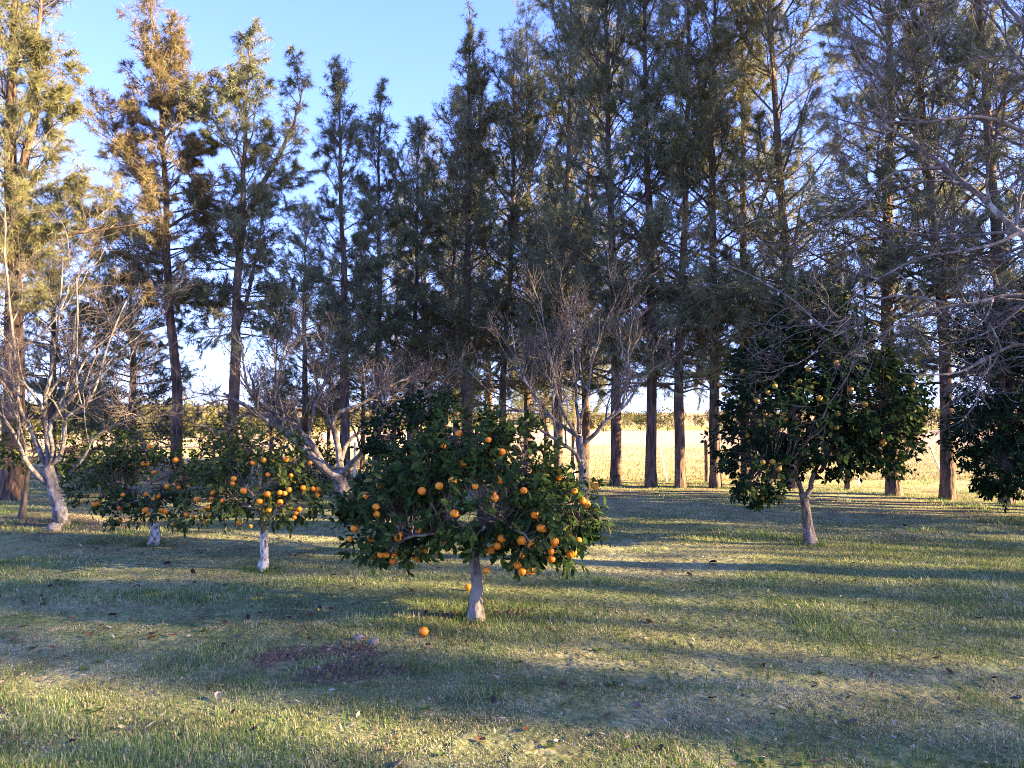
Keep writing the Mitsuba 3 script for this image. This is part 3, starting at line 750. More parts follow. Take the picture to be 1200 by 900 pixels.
# the orange tree in the middle
d = 6.35
b = foot(558, d)
F_MAIN = crop([(405, 211), (458, 168), (604, 231), (470, 270), (187, 345), (332, 364), (391, 347), (513, 348), (597, 325), (580, 388), (575, 374), (558, 190), (797, 320), (716, 445), (878, 397), (892, 409), (176, 418), (178, 443),
               (145, 380), (88, 527), (157, 525), (251, 513), (251, 524), (322, 497), (400, 538), (342, 565), (390, 580), (193, 580), (211, 580), (232, 604), (170, 592), (241, 577), (321, 592), (312, 588), (443, 440), (545, 567),
               (588, 551), (567, 566), (551, 633), (671, 532), (706, 551), (742, 492), (783, 537), (838, 578), (845, 573), (658, 617), (703, 635), (673, 638), (676, 585), (773, 595), (772, 570), (865, 532), (678, 363), (437, 330),
               (920, 345), (850, 365), (105, 490), (604, 525), (735, 490)], 380, 450, 340 / 987.)
leafy('orange_tree', b, 'low round orange tree full of ripe oranges in the middle of the lawn', d,
      [(555, 583, 105, 56, 0, 0.75), (478, 600, 70, 48, -0.05, 0.55), (635, 603, 60, 52, 0, 0.55), (548, 525, 50, 44, 0.0, 0.42), (600, 545, 58, 46, 0.1, 0.45), (430, 622, 34, 36, 0, 0.32), (676, 588, 26, 42, 0, 0.28),
       (625, 632, 62, 28, -0.15, 0.4), (458, 632, 44, 20, -0.15, 0.3), (500, 560, 62, 48, 0, 0.5), (590, 506, 30, 26, 0.1, 0.25), (430, 590, 30, 26, 0, .25), (552, 592, 66, 44, -0.4, 0.35)],
      ([b, at(557, 705, d), at(559, 680, d), at(556, 655, d), at(553, 638, d)], [0.066, 0.05, 0.043, 0.042, 0.044]),
      [([at(553, 640, d), at(530, 620, d - 0.1), at(490, 600, d - .1), at(450, 605, d)], 0.032, 0.012), ([at(553, 640, d), at(560, 600, d + 0.1), at(552, 550, d + .1), at(548, 510, d)], 0.032, 0.010),
       ([at(554, 640, d), at(590, 610, d), at(630, 595, d - 0.1), at(670, 590, d)], 0.03, 0.010), ([at(553, 640, d), at(530, 605, d + .3), at(500, 570, d + .35), at(480, 550, d + .3)], 0.026, 0.008),
       ([at(555, 640, d), at(580, 610, d - .3), at(610, 620, d - .45), at(630, 640, d - .45)], 0.024, 0.008), ([at(553, 642, d), at(520, 625, d - .35), at(480, 630, d - .45), at(455, 645, d - .4)], 0.024, 0.008),
       ([at(556, 625, d), at(590, 570, d + .2), at(610, 530, d + .15)], 0.024, 0.008)],
      1040, (0.062, 0.098), 201, 'citrus_bark', GREENS, 8, F_MAIN, ('orange_peel',), 0.0315, named=300, low_z=0.52)

# left pair of citrus
F_L1 = crop([(887, 217), (1005, 205), (1090, 217), (925, 207), (1023, 261), (822, 272), (818, 290), (748, 323), (700, 343), (745, 344), (856, 315), (780, 350), (940, 327), (983, 322), (1015, 312), (985, 355), (838, 379),
             (730, 371), (713, 381), (657, 398), (717, 425), (682, 407), (611, 432), (945, 383), (1041, 393), (1035, 409), (1052, 380), (1065, 304), (1100, 308), (1115, 331), (1118, 312), (880, 440), (842, 426), (912, 352),
             (942, 258), (730, 400), (690, 345), (1000, 325)], 0, 470, 1 / 3.)
d = 8.5
b = foot(309, d)
leafy('citrus_tree', b, 'small loose citrus with orange fruit on a white trunk, left of the orange tree', d,
      [(300, 565, 58, 38, 0, 0.55), (252, 588, 40, 24, 0, 0.4), (338, 588, 34, 26, 0, 0.4), (302, 525, 44, 28, 0.05, 0.42), (220, 606, 18, 10, 0, 0.15), (345, 545, 26, 30, 0, 0.3), (268, 545, 34, 30, 0, .35), (355, 580, 22, 20, 0, .25)],
      ([b, at(310, 645, d), at(309, 625, d), at(311, 610, d)], [0.046, 0.038, 0.036, 0.036]),
      [([at(311, 612, d), at(290, 595, d), at(260, 585, d), at(230, 595, d)], 0.024, 0.008), ([at(311, 612, d), at(305, 580, d + .1), at(300, 545, d + .1), at(302, 515, d)], 0.026, 0.008),
       ([at(311, 612, d), at(325, 595, d), at(340, 585, d), at(355, 575, d)], 0.024, 0.008), ([at(311, 612, d), at(300, 590, d - .3), at(285, 575, d - .4)], 0.02, 0.008), ([at(311, 612, d), at(325, 570, d + .3), at(345, 540, d + .3)], 0.02, 0.008)],
      300, (0.065, 0.10), 202, 'washed_bark', [(0.06, 0.09, 0.028), (0.075, 0.105, 0.035), (0.05, 0.078, 0.027)], 7, F_L1, ('orange_peel', 'orange_peel', 'mandarin_peel'), 0.032, low_z=0.4)
F_L2 = crop([(540, 251), (503, 220), (518, 220), (617, 207), (627, 304), (656, 300), (553, 334), (538, 343), (514, 327), (432, 330), (422, 376), (514, 383), (523, 397), (565, 384), (580, 388), (421, 422), (278, 359), (525, 161),
             (345, 360), (332, 362), (450, 365), (588, 300), (508, 384)], 0, 470, 1 / 3.)
d = 10.4
b = foot(181, d)
leafy('citrus_tree', b, 'small dark citrus with orange fruit on its low branches beside the left bare tree', d,
      [(168, 560, 62, 36, 0, 0.6), (118, 568, 38, 28, 0, 0.45), (206, 562, 28, 32, 0, 0.4), (170, 528, 48, 22, 0.05, 0.45), (140, 598, 18, 14, -0.2, 0.2), (185, 592, 40, 14, -.2, .35)],
      ([b, at(182, 622, d), at(180, 608, d), at(178, 592, d)], [0.062, 0.05, 0.045, 0.042]),
      [([at(178, 595, d), at(160, 575, d), at(130, 565, d), at(100, 565, d)], 0.026, 0.008), ([at(178, 595, d), at(175, 570, d + .1), at(172, 540, d + .1), at(170, 520, d)], 0.026, 0.008),
       ([at(178, 595, d), at(195, 575, d), at(215, 560, d)], 0.024, 0.008), ([at(178, 595, d), at(165, 585, d - .35), at(145, 590, d - .4)], 0.02, 0.007)],
      420, (0.065, 0.10), 203, 'washed_bark', MID, 7, F_L2, ('orange_peel',), 0.035, low_z=0.35)

# dome of dark leaves behind the orange tree
d = 9.4
b = foot(480, d)
leafy('citrus_tree', b, 'dark dome-shaped citrus without fruit right behind the orange tree', d,
      [(480, 515, 52, 44, 0, 0.6), (465, 560, 50, 45, 0, 0.6), (510, 540, 50, 45, 0.1, 0.6), (498, 478, 34, 22, 0.1, 0.4), (452, 512, 26, 30, 0, .4)],
      ([b, at(480, 620, d), at(479, 590, d), at(480, 565, d)], [0.06, 0.05, 0.045, 0.04]),
      [([at(480, 575, d), at(470, 545, d), at(460, 515, d)], 0.026, 0.008), ([at(480, 575, d), at(488, 540, d), at(490, 500, d)], 0.026, 0.008), ([at(480, 575, d), at(500, 560, d), at(520, 540, d)], 0.024, 0.008)],
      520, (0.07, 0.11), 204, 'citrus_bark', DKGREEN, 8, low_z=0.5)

# big dark citrus on the right
F_R = crop([(255, 230), (275, 237), (325, 268), (400, 260), (450, 225), (480, 197), (590, 175), (627, 122), (750, 95), (360, 413), (427, 532), (498, 562), (647, 550), (425, 688), (237, 190), (237, 333), (262, 318), (752, 380),
            (757, 318), (340, 132), (675, 250), (470, 530)], 780, 400, 220 / 825.) + crop([(810, 455), (705, 655), (590, 470), (640, 520)], 800, 300, 1 / 3.)
d = 10.1
b = foot(948, d)
leafy('citrus_tree', b, 'big dark citrus with dull yellow fruit and a forked trunk at right', d,
      [(922, 490, 78, 62, 0, 0.9), (1008, 480, 70, 66, 0, 0.9), (962, 425, 56, 46, 0, 0.7), (950, 375, 46, 48, 0, 0.5), (915, 415, 36, 40, 0, .45), (985, 395, 34, 36, .1, .4), (885, 548, 38, 38, -0.2, 0.5), (1042, 515, 32, 44, 0, 0.45), (895, 438, 44, 34, 0, 0.5), (965, 525, 60, 34, 0, 0.7),
       (1056, 462, 28, 34, 0, 0.4), (855, 525, 22, 26, 0, .3), (1005, 425, 40, 30, 0, .5), (890, 572, 22, 16, -.2, .25)],
      ([b, at(947, 612, d), at(944, 590, d), at(941, 574, d)], [0.072, 0.057, 0.052, 0.05]),
      [([at(943, 584, d), at(935, 566, d), at(920, 545, d - .1), at(900, 520, d - .1)], 0.034, 0.012), ([at(944, 586, d), at(955, 568, d), at(962, 550, d), at(976, 530, d), at(990, 500, d)], 0.038, 0.012),
       ([at(937, 568, d), at(930, 530, d + .3), at(935, 480, d + .3), at(945, 420, d + .1), at(948, 375, d)], 0.035, 0.008), ([at(968, 540, d), at(1000, 520, d - .2), at(1030, 495, d - .2)], 0.03, 0.009),
       ([at(962, 552, d), at(975, 510, d + .3), at(985, 450, d + .3)], 0.03, 0.009), ([at(935, 565, d), at(915, 545, d - .4), at(895, 545, d - .45)], 0.024, 0.008)],
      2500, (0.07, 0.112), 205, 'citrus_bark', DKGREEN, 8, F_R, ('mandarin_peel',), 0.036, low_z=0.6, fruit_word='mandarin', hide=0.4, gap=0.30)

# evergreen at the right edge
d = 12.4
b = foot(1232, d)
leafy('evergreen_tree', b, 'dark broad evergreen with narrow leaves cut by the right edge', d,
      [(1188, 470, 66, 84, 0, 1.0), (1146, 498, 36, 50, 0, 0.6), (1182, 395, 62, 56, 0, 0.9), (1210, 555, 64, 46, -0.2, 0.8), (1260, 450, 90, 120, 0.2, 1.4), (1170, 545, 30, 34, -.2, .5), (1240, 370, 60, 50, 0, 0.9)],
      ([b, at(1232, 560, d), at(1233, 520, d)], [0.13, 0.11, 0.10]),
      [([at(1233, 525, d), at(1215, 490, d), at(1190, 460, d), at(1160, 470, d)], 0.05, 0.01), ([at(1233, 525, d), at(1225, 450, d), at(1205, 400, d)], 0.06, 0.01), ([at(1233, 525, d), at(1250, 450, d), at(1260, 390, d)], 0.06, 0.01),
       ([at(1233, 530, d), at(1215, 540, d - .4), at(1190, 545, d - .5)], 0.03, 0.008)],
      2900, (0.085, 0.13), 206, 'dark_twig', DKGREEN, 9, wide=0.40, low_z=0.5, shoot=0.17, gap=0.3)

# small leafy tree behind the left bare tree
d = 13.2
b = foot(29, d)
leafy('young_tree', b, 'small leafy young tree with a thin trunk beside the thick left trunk', d,
      [(35, 530, 60, 28, 0, 0.8), (-10, 520, 40, 36, 0, 0.6), (85, 525, 34, 30, 0.2, 0.5), (100, 550, 26, 24, .2, .4)],
      ([b, at(28, 590, d), at(31, 565, d), at(33, 548, d)], [0.055, 0.045, 0.04, 0.035]),
      [([at(33, 552, d), at(20, 535, d), at(-5, 522, d)], 0.02, 0.008), ([at(33, 552, d), at(45, 535, d), at(75, 528, d)], 0.02, 0.008), ([at(33, 552, d), at(35, 530, d), at(38, 515, d)], 0.02, 0.008)],
      190, (0.07, 0.11), 207, 'dark_twig', MID, 7, low_z=0.9)

# shrubs in the shade of the windbreak
for px, py, d, w_, h_, n_, lab in ((352, 545, 17.5, 46, 40, 330, 'dark leafy shrub behind the long limb of the wide bare tree'), (122, 535, 17.0, 44, 34, 300, 'dark leafy shrub behind the left pair of citrus'),
                                   (262, 528, 18.0, 30, 46, 300, 'dark leafy shrub climbing the foot of the forked casuarina')):
    b = foot(px, d)
    leafy('leafy_shrub', b, lab, d, [(px, py, w_, h_, 0, 0.9), (px - w_ * 0.5, py + 12, w_ * 0.6, h_ * 0.7, 0, 0.7), (px + w_ * 0.5, py + 8, w_ * 0.6, h_ * 0.7, 0, 0.7)],
          ([b, b + [0.03, 0, 0.35], b + [0, 0, 0.7]], [0.05, 0.04, 0.035]), [([b + [0, 0, 0.6], at(px - w_ * 0.3, py, d)], 0.025, 0.008), ([b + [0, 0, 0.6], at(px + w_ * 0.3, py, d)], 0.025, 0.008)],
          n_, (0.08, 0.13), 210 + int(px), 'dark_twig', MID, 7, low_z=0.15, gap=0.42)

# ------------------------------------------------------------------ pasture: fence, far trees
FP = [(-16.5, 15.6), (-13.2, 16.6), (-10.2, 17.6), (-7.2, 18.6), (-4.0, 19.6), (-1.0, 21.0), (1.8, 22.0), (4.35, 21.6), (5.4, 21.4), (8.95, 19.9), (10.7, 18.9), (13.4, 17.2), (16, 15.4)]
TOPS = {7: (773, 520), 9: (1003, 524), 10: (1090, 523)}
key = 'wire_fence'
tag(key, 'old wire fence of leaning steel pickets and a wooden post behind the casuarinas', 'fence')
tops = []
for n_, (x, y) in enumerate(FP):
    z = float(gz(x, y)); foot_ = np.array([x, y, z - 0.1])
    if n_ == 8:
        top = np.array([x, y, z + 1.12])
        part(key, 'post', trunk_mesh(spline([foot_, (foot_ + top) / 2 + [0.01, 0, 0], top], 12), np.full(12, 0.065), 10, 0.1, 3), 'post_wood', label='short weathered wooden post')
        part(key, 'post_cap', (lambda c: (np.array(c.vertices) + top, np.array(c.faces)))(trimesh.creation.cylinder(0.062, 0.02, sections=10)), 'post_wood')
    else:
        top = at(*TOPS[n_], y + 0.05) if n_ in TOPS else np.array([x + 0.05 * math.sin(n_ * 3.1), y, z + 1.15])
        m = []
        for k in range(3):      # a star picket: three blades along its axis
            a_ = k * 2.094; dv = np.array([math.cos(a_), math.sin(a_), 0]) * 0.03; nv = np.array([-math.sin(a_), math.cos(a_), 0]) * 0.004
            bx = trimesh.creation.box([1, 1, 1]); vv = np.array(bx.vertices) + 0.5
            vv = foot_ + (top - foot_) * vv[:, 2:] + dv * vv[:, :1] + nv * (vv[:, 1:2] - 0.5)
            m.append((vv, np.array(bx.faces)))
        part(key, 'picket', cat(*m), 'steel', smooth=False)
    tops.append((foot_, top))
for h in (0.2, 0.45, 0.7, 0.95):
    pl = np.array([f_ + (t_ - f_) * ((h + 0.1) / 1.25) for f_, t_ in tops])
    fine = []
    for q in range(len(pl) - 1):
        for s in np.linspace(0, 1, 6)[:-1]:
            fine.append(pl[q] * (1 - s) + pl[q + 1] * s - Z * 0.03 * math.sin(math.pi * s))
    fine.append(pl[-1]); fine = np.array(fine)
    part(key, 'wire', tubes(fine[None], np.full((1, len(fine)), 0.0028), 4), 'steel')


def far_tree(x, y, h, w, tint, label, seed, n=2600, leaf=0.35, group='trees beyond the pasture'):
    rng = np.random.default_rng(seed)
    key = numbered('far_tree'); tag(key, label, 'tree', group)
    part(key, 'trunk', trunk_mesh(spline([(x, y, -0.3), (x + 0.1, y, h * 0.3), (x, y, h * 0.8)], 10), np.linspace(0.05 * h ** 0.8, 0.03, 10), 8, 0.1, seed), 'dark_twig')
    nb = 16
    c = np.array([x, y, h * 0.55]) + rng.normal(size=(nb, 3)) * np.array([w * 0.3, w * 0.3, h * 0.16]); rr = rng.uniform(0.18, 0.36, nb) * min(w, h)
    k = rng.integers(0, nb, n)
    p = c[k] + unit(rng.normal(size=(n, 3))) * (rr[k] * rng.uniform(0.6, 1.05, n))[:, None]
    p[:, 2] = np.abs(p[:, 2] - 0.2) + 0.2
    ax = unit(rng.normal(size=(n, 3)) + [0, 0, -0.3]); sd_ = unit(np.cross(ax, rng.normal(size=(n, 3))))
    L = rng.uniform(0.6, 1.2, n)[:, None] * leaf
    v = np.stack([p - ax * L * 0.5, p + sd_ * L * 0.3, p + ax * L * 0.5, p - sd_ * L * 0.3], 1).reshape(-1, 3)
    f = np.arange(4 * n).reshape(-1, 4); f = np.vstack([f[:, [0, 1, 2]], f[:, [0, 2, 3]]])
    col = np.array(tint)[None] * (rng.uniform(0.7, 1.3, nb)[k] * rng.uniform(0.8, 1.2, n))[:, None]
    part(key, 'crown', (v, f), 'far_leaf', False, np.repeat(col, 4, axis=0), kind='stuff')


rng = np.random.default_rng(77)
for n_ in range(34):
    px = -120 + n_ * 43 + rng.uniform(-14, 14); y = rng.uniform(150, 230)
    x = (px - 600) / 900 * y
    far_tree(x, y, rng.uniform(2.5, 5) if px < 640 else rng.uniform(3.5, 7), rng.uniform(8, 15), [(0.10, 0.11, 0.045), (0.13, 0.125, 0.05), (0.085, 0.095, 0.042)][n_ % 3],
             'sunlit yellow-green tree in the line beyond the pasture', 300 + n_, 2000, 0.48)
far_tree((235 - 600) / 900 * 48, 48, 3.4, 5.5, (0.13, 0.13, 0.05), 'sunlit yellow-green bush in the pasture right of the rust-tinged trunk', 401, 4200, 0.22, None)
far_tree((175 - 600) / 900 * 46, 46, 3.0, 4.5, (0.13, 0.13, 0.05), 'sunlit bush in the pasture left of the rust-tinged trunk', 402, 3600, 0.22, None)
far_tree((320 - 600) / 900 * 52, 52, 3.0, 5.0, (0.13, 0.13, 0.05), 'sunlit bush in the pasture behind the small loose citrus', 403, 3600, 0.22, None)
far_tree((40 - 600) / 900 * 44, 44, 3.2, 5.0, (0.13, 0.13, 0.05), 'sunlit bush in the pasture at the left edge', 404, 3600, 0.22, None)

# ------------------------------------------------------------------ lawn: blades, leaves, small things
rng = np.random.default_rng(9)


def blades(n, y0, y1, hgt, width, seg, margin=1.2, power=1.0, lo=0.0):
    y = y0 + (y1 - y0) * rng.uniform(size=n) ** power
    half = y * 0.70 + margin
    x = rng.uniform(-1, 1, n) * half
    dry, soil, lush = lawn_np(x, y)
    cl = meshkit.fbm(np.stack([x * 5, y * 5, x * 0], -1), 2, 6)
    keep = (rng.uniform(size=n) < np.clip(1 - soil * 0.88, 0, 1)) & (rng.uniform(size=n) < 0.55 + 0.9 * cl + 0.3 * lush)
    keep &= np.hypot(x + 0.27, y - 6.32) > 0.09
    x, y, dry, lush, cl = x[keep], y[keep], dry[keep], lush[keep], cl[keep]
    m = len(x)
    h = rng.uniform(*hgt, m) * (0.6 + 1.3 * lush + 1.0 * (cl - 0.5)) * (1 - 0.25 * dry)
    az = rng.uniform(0, 6.283, m); lean = rng.uniform(0.15, 1.15, m) + 0.45 * dry
    dirv = np.stack([np.cos(az), np.sin(az), az * 0], -1); sdv = np.stack([-np.sin(az), np.cos(az), az * 0], -1)
    b0 = np.stack([x, y, gz(x, y) - 0.004], -1); W = width * rng.uniform(0.7, 1.3, m)[:, None] / 2
    L = h[:, None]
    p1 = b0 + (Z * 0.55 + dirv * 0.25 * lean[:, None]) * L
    p2 = b0 + (Z * (0.95 - 0.3 * np.minimum(lean, 1.4))[:, None] + dirv * 0.75 * lean[:, None]) * L
    if seg == 2:
        v = np.stack([b0 - sdv * W, b0 + sdv * W, p1 - sdv * W * 0.8, p1 + sdv * W * 0.8, p2], 1).reshape(-1, 3); k = 5
        t = np.array([[0, 1, 3], [0, 3, 2], [2, 3, 4]])
    else:
        v = np.stack([b0 - sdv * W, b0 + sdv * W, p2], 1).reshape(-1, 3); k = 3
        t = np.array([[0, 1, 2]])
    f = (t[None] + (np.arange(m) * k)[:, None, None]).reshape(-1, 3)
    straw = rng.uniform(size=m) < 0.22 + 0.5 * dry * (1 - 0.6 * lush)
    g_ = np.array([[0.185, 0.225, 0.085]]) * rng.uniform(0.7, 1.3, m)[:, None] * (1 + lush[:, None] * np.array([[-0.12, 0.10, -0.15]]))
    s_ = np.array([[0.48, 0.44, 0.28]]) * rng.uniform(0.7, 1.2, m)[:, None]
    c = np.where(straw[:, None], s_, g_) * (0.6 + 0.8 * meshkit.fbm(np.stack([x * 3.1, y * 3.1, x * 0], -1), 3, 13))[:, None]
    return (v, f), np.repeat(c, k, axis=0)


for nm, args in (('lawn_grass', (150000, 2.9, 4.8, (0.018, 0.045), 0.0038, 2)), ('lawn_grass', (120000, 4.75, 6.2, (0.018, 0.045), 0.0052, 1)), ('lawn_grass', (200000, 6.0, 11.0, (0.022, 0.05), 0.0075, 1, 1.5)), ('lawn_grass', (170000, 10.5, 23.0, (0.03, 0.065), 0.015, 1, 2.0))):
    k = numbered(nm)
    mesh, col = blades(*args)
    put(k, mesh, 'grass_blade', False, col)
    tag(k, ['short patchy grass of the near lawn', 'short grass of the lawn about the dug patch of earth', 'short grass of the lawn round the orange tree', 'short grass of the far lawn up to the casuarina trunks'][numbered.n[nm] - 1], 'grass', kind='stuff')
# taller tufts here and there near the camera
n = 9000
n = 9000
tc = np.stack([rng.uniform(-4.2, 4.6, 150), rng.uniform(3.2, 7.0, 150)], -1)
for px_, d_, r_ in ((558, 6.35, 0.09), (309, 8.5, 0.07), (181, 10.4, 0.08), (948, 10.1, 0.12), (684, 12.4, 0.15), (77, 12.4, 0.17), (721, 20.6, .3), (762, 20, .3), (797, 19.6, .3), (837, 19.6, .3), (1046, 17.4, .3), (1108, 16.6, .3), (1178, 15.6, .3)):
    a_ = rng.uniform(0, 6.283, 10); tc = np.vstack([tc, np.stack([(px_ - 600) / 900 * d_ + r_ * np.cos(a_), d_ + r_ * np.sin(a_)], -1)])
k_ = rng.integers(0, len(tc), n)
x, y = (tc[k_] + rng.normal(size=(n, 2)) * 0.10).T
az = rng.uniform(0, 6.283, n); dv = np.stack([np.cos(az), np.sin(az), az * 0], -1); sv = np.stack([-np.sin(az), np.cos(az), az * 0], -1) * 0.0022
b0 = np.stack([x, y, gz(x, y)], -1); L = rng.uniform(0.035, 0.085, n)[:, None]; le = rng.uniform(0.1, 0.8, n)[:, None]
v = np.stack([b0 - sv, b0 + sv, b0 + (Z * 0.6 + dv * 0.22 * le) * L - sv * .8, b0 + (Z * 0.6 + dv * 0.22 * le) * L + sv * .8, b0 + (Z * 0.92 + dv * 0.75 * le) * L], 1).reshape(-1, 3)
f = (np.array([[0, 1, 3], [0, 3, 2], [2, 3, 4]])[None] + (np.arange(n) * 5)[:, None, None]).reshape(-1, 3)
put('grass_tufts', (v, f), 'grass_blade', False, np.repeat(np.array([[0.085, 0.15, 0.04]]) * rng.uniform(0.7, 1.3, n)[:, None], 5, axis=0))
tag('grass_tufts', 'taller green tufts in the near lawn', 'grass', kind='stuff')
# the pasture's grass
n = 65000
y = 22 + 40 * rng.uniform(size=n) ** 1.6; x = rng.uniform(-1, 1, n) * (y * 0.72 + 2)
ok = y + 0.55 * np.maximum(x, 0) - 0.28 * np.minimum(x, 0) > 24.2
x, y = x[ok], y[ok]; n = len(x)
az = rng.uniform(0, 6.283, n); dv = np.stack([np.cos(az), np.sin(az), az * 0], -1); sv = np.stack([-np.sin(az), np.cos(az), az * 0], -1) * 0.015
cl = meshkit.fbm(np.stack([x * 0.5, y * 0.9, x * 0], -1), 3, 8)
L = (rng.uniform(0.05, 0.16, n) * (0.5 + cl))[:, None]
b0 = np.stack([x, y, gz(x, y)], -1)
v = np.stack([b0 - sv, b0 + sv, b0 + (Z * 0.8 + dv * 0.5) * L], 1).reshape(-1, 3)
c = np.where((rng.uniform(size=n) < cl)[:, None], [[0.31, 0.265, 0.165]], [[0.215, 0.20, 0.10]]) * rng.uniform(0.75, 1.2, n)[:, None]
put('pasture_grass', (v, np.arange(3 * n).reshape(-1, 3)), 'grass_blade', False, np.repeat(c, 3, axis=0))
tag('pasture_grass', 'sunlit grass of the pasture beyond the fence', 'grass', kind='stuff')


# broad-leaved weeds flat in the grass
tv, tf = leaf_template(0.55, 0.2, 0.1)
vs, cs = [], []
for _ in range(150):
    y_ = 3.2 + 9 * rng.uniform() ** 1.4; x_ = rng.uniform(-1, 1) * (y_ * 0.7 + 0.8); r_ = rng.uniform(0.018, 0.045); k = rng.integers(5, 9)
    for q in range(k):
        a_ = q * 6.283 / k + rng.uniform(-0.3, 0.3); L = r_ * rng.uniform(0.7, 1.2); lift = rng.uniform(0.2, 0.7)
        ax = np.array([math.cos(a_) * math.cos(lift), math.sin(a_) * math.cos(lift), math.sin(lift)]); bt = np.array([-math.sin(a_), math.cos(a_), 0]); nn_ = np.cross(ax, bt)
        vs.append(tv @ np.stack([ax, bt, nn_]) * L + [x_, y_, float(gz(x_, y_)) + 0.006]); cs.append(np.tile(np.array([0.10, 0.16, 0.05]) * rng.uniform(0.6, 1.3), (len(tv), 1)))
put('lawn_weeds', (np.vstack(vs), (tf[None] + (np.arange(len(vs)) * len(tv))[:, None, None]).reshape(-1, 3)), 'citrus_leaf', True, np.vstack(cs))
tag('lawn_weeds', 'small broad-leaved weeds scattered flat in the lawn', 'weeds', kind='stuff')
# crumbs of dead grass and leaf on the lawn
n = 5000
y = 3 + 12 * rng.uniform(size=n) ** 1.5; x = rng.uniform(-1, 1, n) * (y * 0.7 + 1)
az = rng.uniform(0, 6.283, n); dv = np.stack([np.cos(az), np.sin(az), rng.normal(size=n) * 0.3], -1) * rng.uniform(0.008, 0.03, n)[:, None]
sv = np.stack([-np.sin(az), np.cos(az), rng.normal(size=n) * 0.5], -1) * rng.uniform(0.002, 0.009, n)[:, None]
b0 = np.stack([x, y, gz(x, y) + rng.uniform(0.006, 0.03, n)], -1)
v = np.stack([b0 - dv, b0 + sv, b0 + dv, b0 - sv], 1).reshape(-1, 3); q = np.arange(4 * n).reshape(-1, 4)
c = np.array([[0.10, 0.07, 0.05], [0.36, 0.30, 0.22], [0.18, 0.12, 0.08], [0.42, 0.38, 0.30]])[rng.integers(0, 4, n)] * rng.uniform(0.6, 1.1, n)[:, None]
put('lawn_litter', (v, np.vstack([q[:, [0, 1, 2]], q[:, [0, 2, 3]]])), 'dry_leaf', False, np.repeat(c, 4, axis=0))
tag('lawn_litter', 'crumbs of dead grass and leaf strewn over the lawn', 'litter', kind='stuff')


def dry_leaf(seed):
    r = np.random.default_rng(seed)
    v, f = leaf_template(0.62, 0.5, 0.0)
    v = v.copy(); v[:, 0] -= 0.5
    cu = r.uniform(0.25, 0.9); v[:, 2] += cu * (v[:, 0] ** 2) * r.uniform(0.6, 1.5) + np.abs(v[:, 1]) * r.uniform(0, 0.7) + r.normal(size=len(v)) * 0.035
    a = r.uniform(-0.8, 0.8) * v[:, 0]; y_, z_ = v[:, 1].copy(), v[:, 2].copy()
    v[:, 1], v[:, 2] = y_ * np.cos(a) - z_ * np.sin(a), y_ * np.sin(a) + z_ * np.cos(a)
    v[:, 2] -= v[:, 2].min()
    return v, f


KIND = {'red': ((0.14, 0.068, 0.045), 'small reddish-brown leaf fallen on the lawn', 'reddish leaves on the lawn'), 'dark': ((0.05, 0.036, 0.03), 'small dark brown leaf fallen on the lawn', 'dark leaves on the lawn'),
        'pale': ((0.34, 0.26, 0.18), 'small pale dry leaf fallen on the lawn', 'pale leaves on the lawn'), 'grey': ((0.11, 0.095, 0.085), 'small grey-brown leaf fallen on the lawn', 'grey-brown leaves on the lawn')}
LV = {k: [mikit.ply(dry_leaf(s), 'dry_leaf', smooth=True, color=np.tile(np.array(c[0]) * (0.8 + 0.2 * s), (11, 1))) for s in range(3)] for k, c in KIND.items()}


def drop(px, py, kind, size, own=None):
    d_ = 1440 / (py - 497); x_ = (px - 600) / 900 * d_
    key = numbered('fallen_leaf')
    z_ = float(gz(x_, d_)) + rng.uniform(0.008, 0.022)
    M = T().translate([float(x_), float(d_), z_]).rotate([0, 0, 1], float(rng.uniform(0, 360))).rotate([1, 0, 0], float(rng.normal() * 16)).rotate([0, 1, 0], float(rng.normal() * 16))
    M = M.scale(float(size * 0.8))
    scene[key] = {**LV[kind][rng.integers(3)], 'to_world': M}
    tag(key, own or KIND[kind][1], 'leaf', None if own else KIND[kind][2])


for a in [(25, 747, 'red', .085), (184, 746, 'red', .085), (86, 766, 'red', .08), (168, 661, 'red', .1), (314, 722, 'red', .07), (267, 762, 'red', .05), (70, 756, 'red', .06), (280, 829, 'red', .065), (503, 755, 'red', .06), (8, 771, 'red', .07),
          (263, 812, 'pale', .085), (13, 795, 'pale', .075), (457, 873, 'pale', .085), (146, 688, 'pale', .08), (219, 687, 'pale', .08), (187, 741, 'grey', .11), (284, 748, 'grey', .1), (305, 848, 'dark', .09), (17, 824, 'grey', .07),
          (97, 860, 'dark', .08), (138, 721, 'dark', .09), (65, 686, 'dark', .11), (74, 680, 'dark', .09), (230, 670, 'dark', .12), (200, 658, 'dark', .12), (578, 818, 'dark', .075), (573, 755, 'dark', .07), (743, 820, 'grey', .085),
          (697, 852, 'grey', .075), (709, 832, 'red', .05), (757, 727, 'dark', .13), (770, 870, 'dark', .08), (785, 878, 'red', .05), (890, 776, 'dark', .085), (841, 744, 'grey', .085), (880, 840, 'grey', .07), (995, 838, 'grey', .085),
          (1155, 788, 'dark', .085), (1180, 809, 'grey', .085), (1140, 722, 'dark', .1), (1090, 765, 'dark', .08), (946, 882, 'grey', .07), (833, 661, 'dark', .12), (805, 672, 'dark', .1), (1056, 615, 'dark', .15), (850, 885, 'grey', .07), (530, 677, 'pale', .07)]:
    drop(*a)
drop(472, 888, 'pale', 0.115, 'largest pale curled leaf at the bottom edge left of the middle')
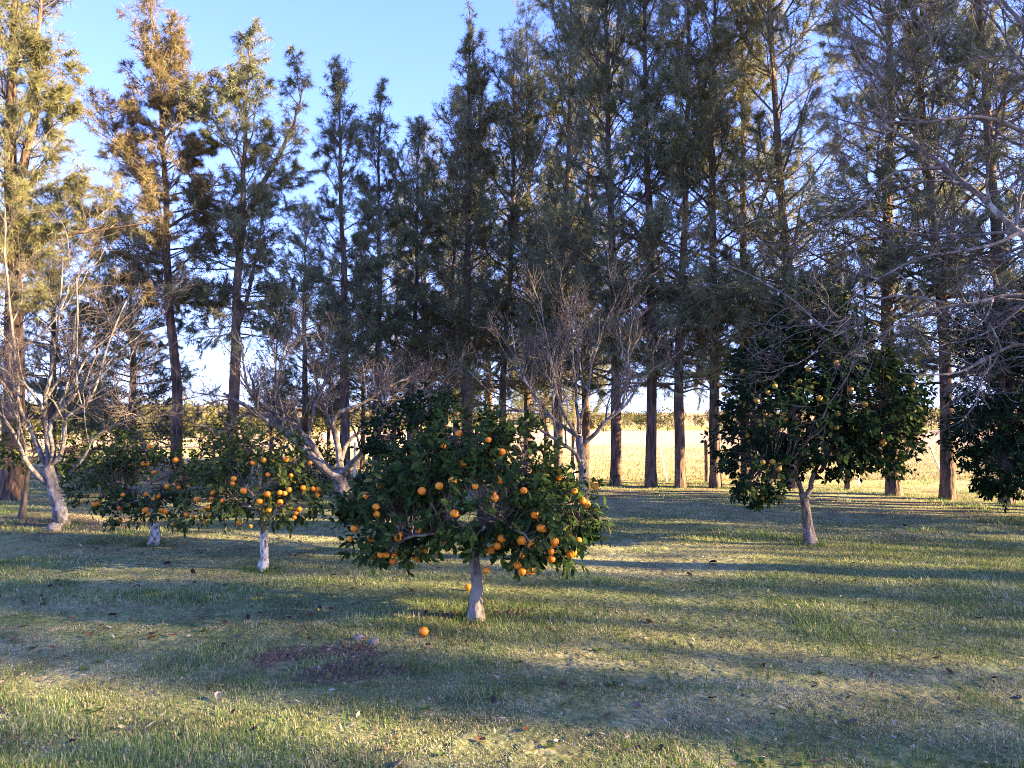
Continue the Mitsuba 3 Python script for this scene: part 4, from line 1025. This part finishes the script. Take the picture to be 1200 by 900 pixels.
for n_ in range(200):
    if rng.uniform() < 0.68:
        px, py = rng.uniform(0, 520), 610 + 150 * rng.uniform() ** 1.7
    else:
        px, py = rng.uniform(0, 1200), 600 + 280 * rng.uniform() ** 1.2
    kind = rng.choice(['red', 'dark', 'pale', 'grey'], p=[0.3, 0.42, 0.12, 0.16])
    drop(px, py, kind, rng.uniform(0.04, 0.08))


def rock(px, py, s, label, seed, flat=0.7):
    d_ = 1440 / (py - 497); x_ = (px - 600) / 900 * d_
    m = trimesh.creation.icosphere(3, 1.0); v = np.array(m.vertices)
    v = v * (0.75 + 0.5 * meshkit.fbm(v * 1.3 + seed, 3, seed))[:, None] * [1.0, 0.8, flat] * s + [x_, d_, float(gz(x_, d_)) + s * 0.35]
    key = numbered('stone'); put(key, (v, m.faces), 'stone_mat', smooth=40); tag(key, label, 'stone')


rock(68, 619, 0.10, 'pale stone lying at the foot of the left bare tree', 1, 0.9)
rock(424, 749, 0.042, 'small grey stone at the edge of the dirt patch, left one of two', 2)
rock(440, 753, 0.042, 'small grey stone at the edge of the dirt patch, right one of two', 3)
# clods on the dug earth
m = []
ico = trimesh.creation.icosphere(0, 1.0)
for cx, cy, rx, ry in SOILXY:
    for _ in range(int(1500 * rx * ry / 0.05)):
        a_, r_ = rng.uniform(0, 6.28), math.sqrt(rng.uniform()) * 1.7
        x_, y_ = cx + rx * r_ * math.cos(a_), cy + ry * r_ * math.sin(a_)
        s = 0.003 + 0.020 * rng.uniform() ** 5
        if lawn_np(np.array([x_]), np.array([y_]))[1][0] < 0.55: continue
        m.append((np.array(ico.vertices) * s * rng.uniform(0.6, 1.2, (1, 3)) + rng.normal(size=ico.vertices.shape) * s * 0.13 + [x_, y_, float(0)], ico.faces))
cv, cf = cat(*m)
base_z = gz(*np.array([mm[0].mean(0)[:2] for mm in m]).T)
cv[:, 2] += np.repeat(base_z, len(ico.vertices)) + 0.003
put('soil_clods', (cv, cf), 'soil_clod_mat', smooth=False)
tag('soil_clods', 'crumbs of dark earth on the bare patches of the lawn', 'soil', kind='stuff')
# the fallen orange
fv = np.array(trimesh.creation.icosphere(4, 1.0).vertices) * [1, 1, 0.94]
d_ = 1440 / (744 - 497) + 0.02; x_ = (498 - 600) / 900 * d_
put('fallen_orange', (fv * 0.036 + [x_, d_, float(gz(x_, d_)) + 0.036], trimesh.creation.icosphere(4, 1.0).faces), 'orange_peel')
tag('fallen_orange', 'ripe orange lying on the grass in front of the orange tree', 'orange')
d_ = 1440 / (692 - 497); x_ = (549 - 600) / 900 * d_
put('fallen_orange_001', (fv * 0.033 + [x_, d_, float(gz(x_, d_)) + 0.036], trimesh.creation.icosphere(4, 1.0).faces), 'orange_peel')
tag('fallen_orange_001', 'ripe orange lying on the grass just behind the trunk of the orange tree', 'orange')
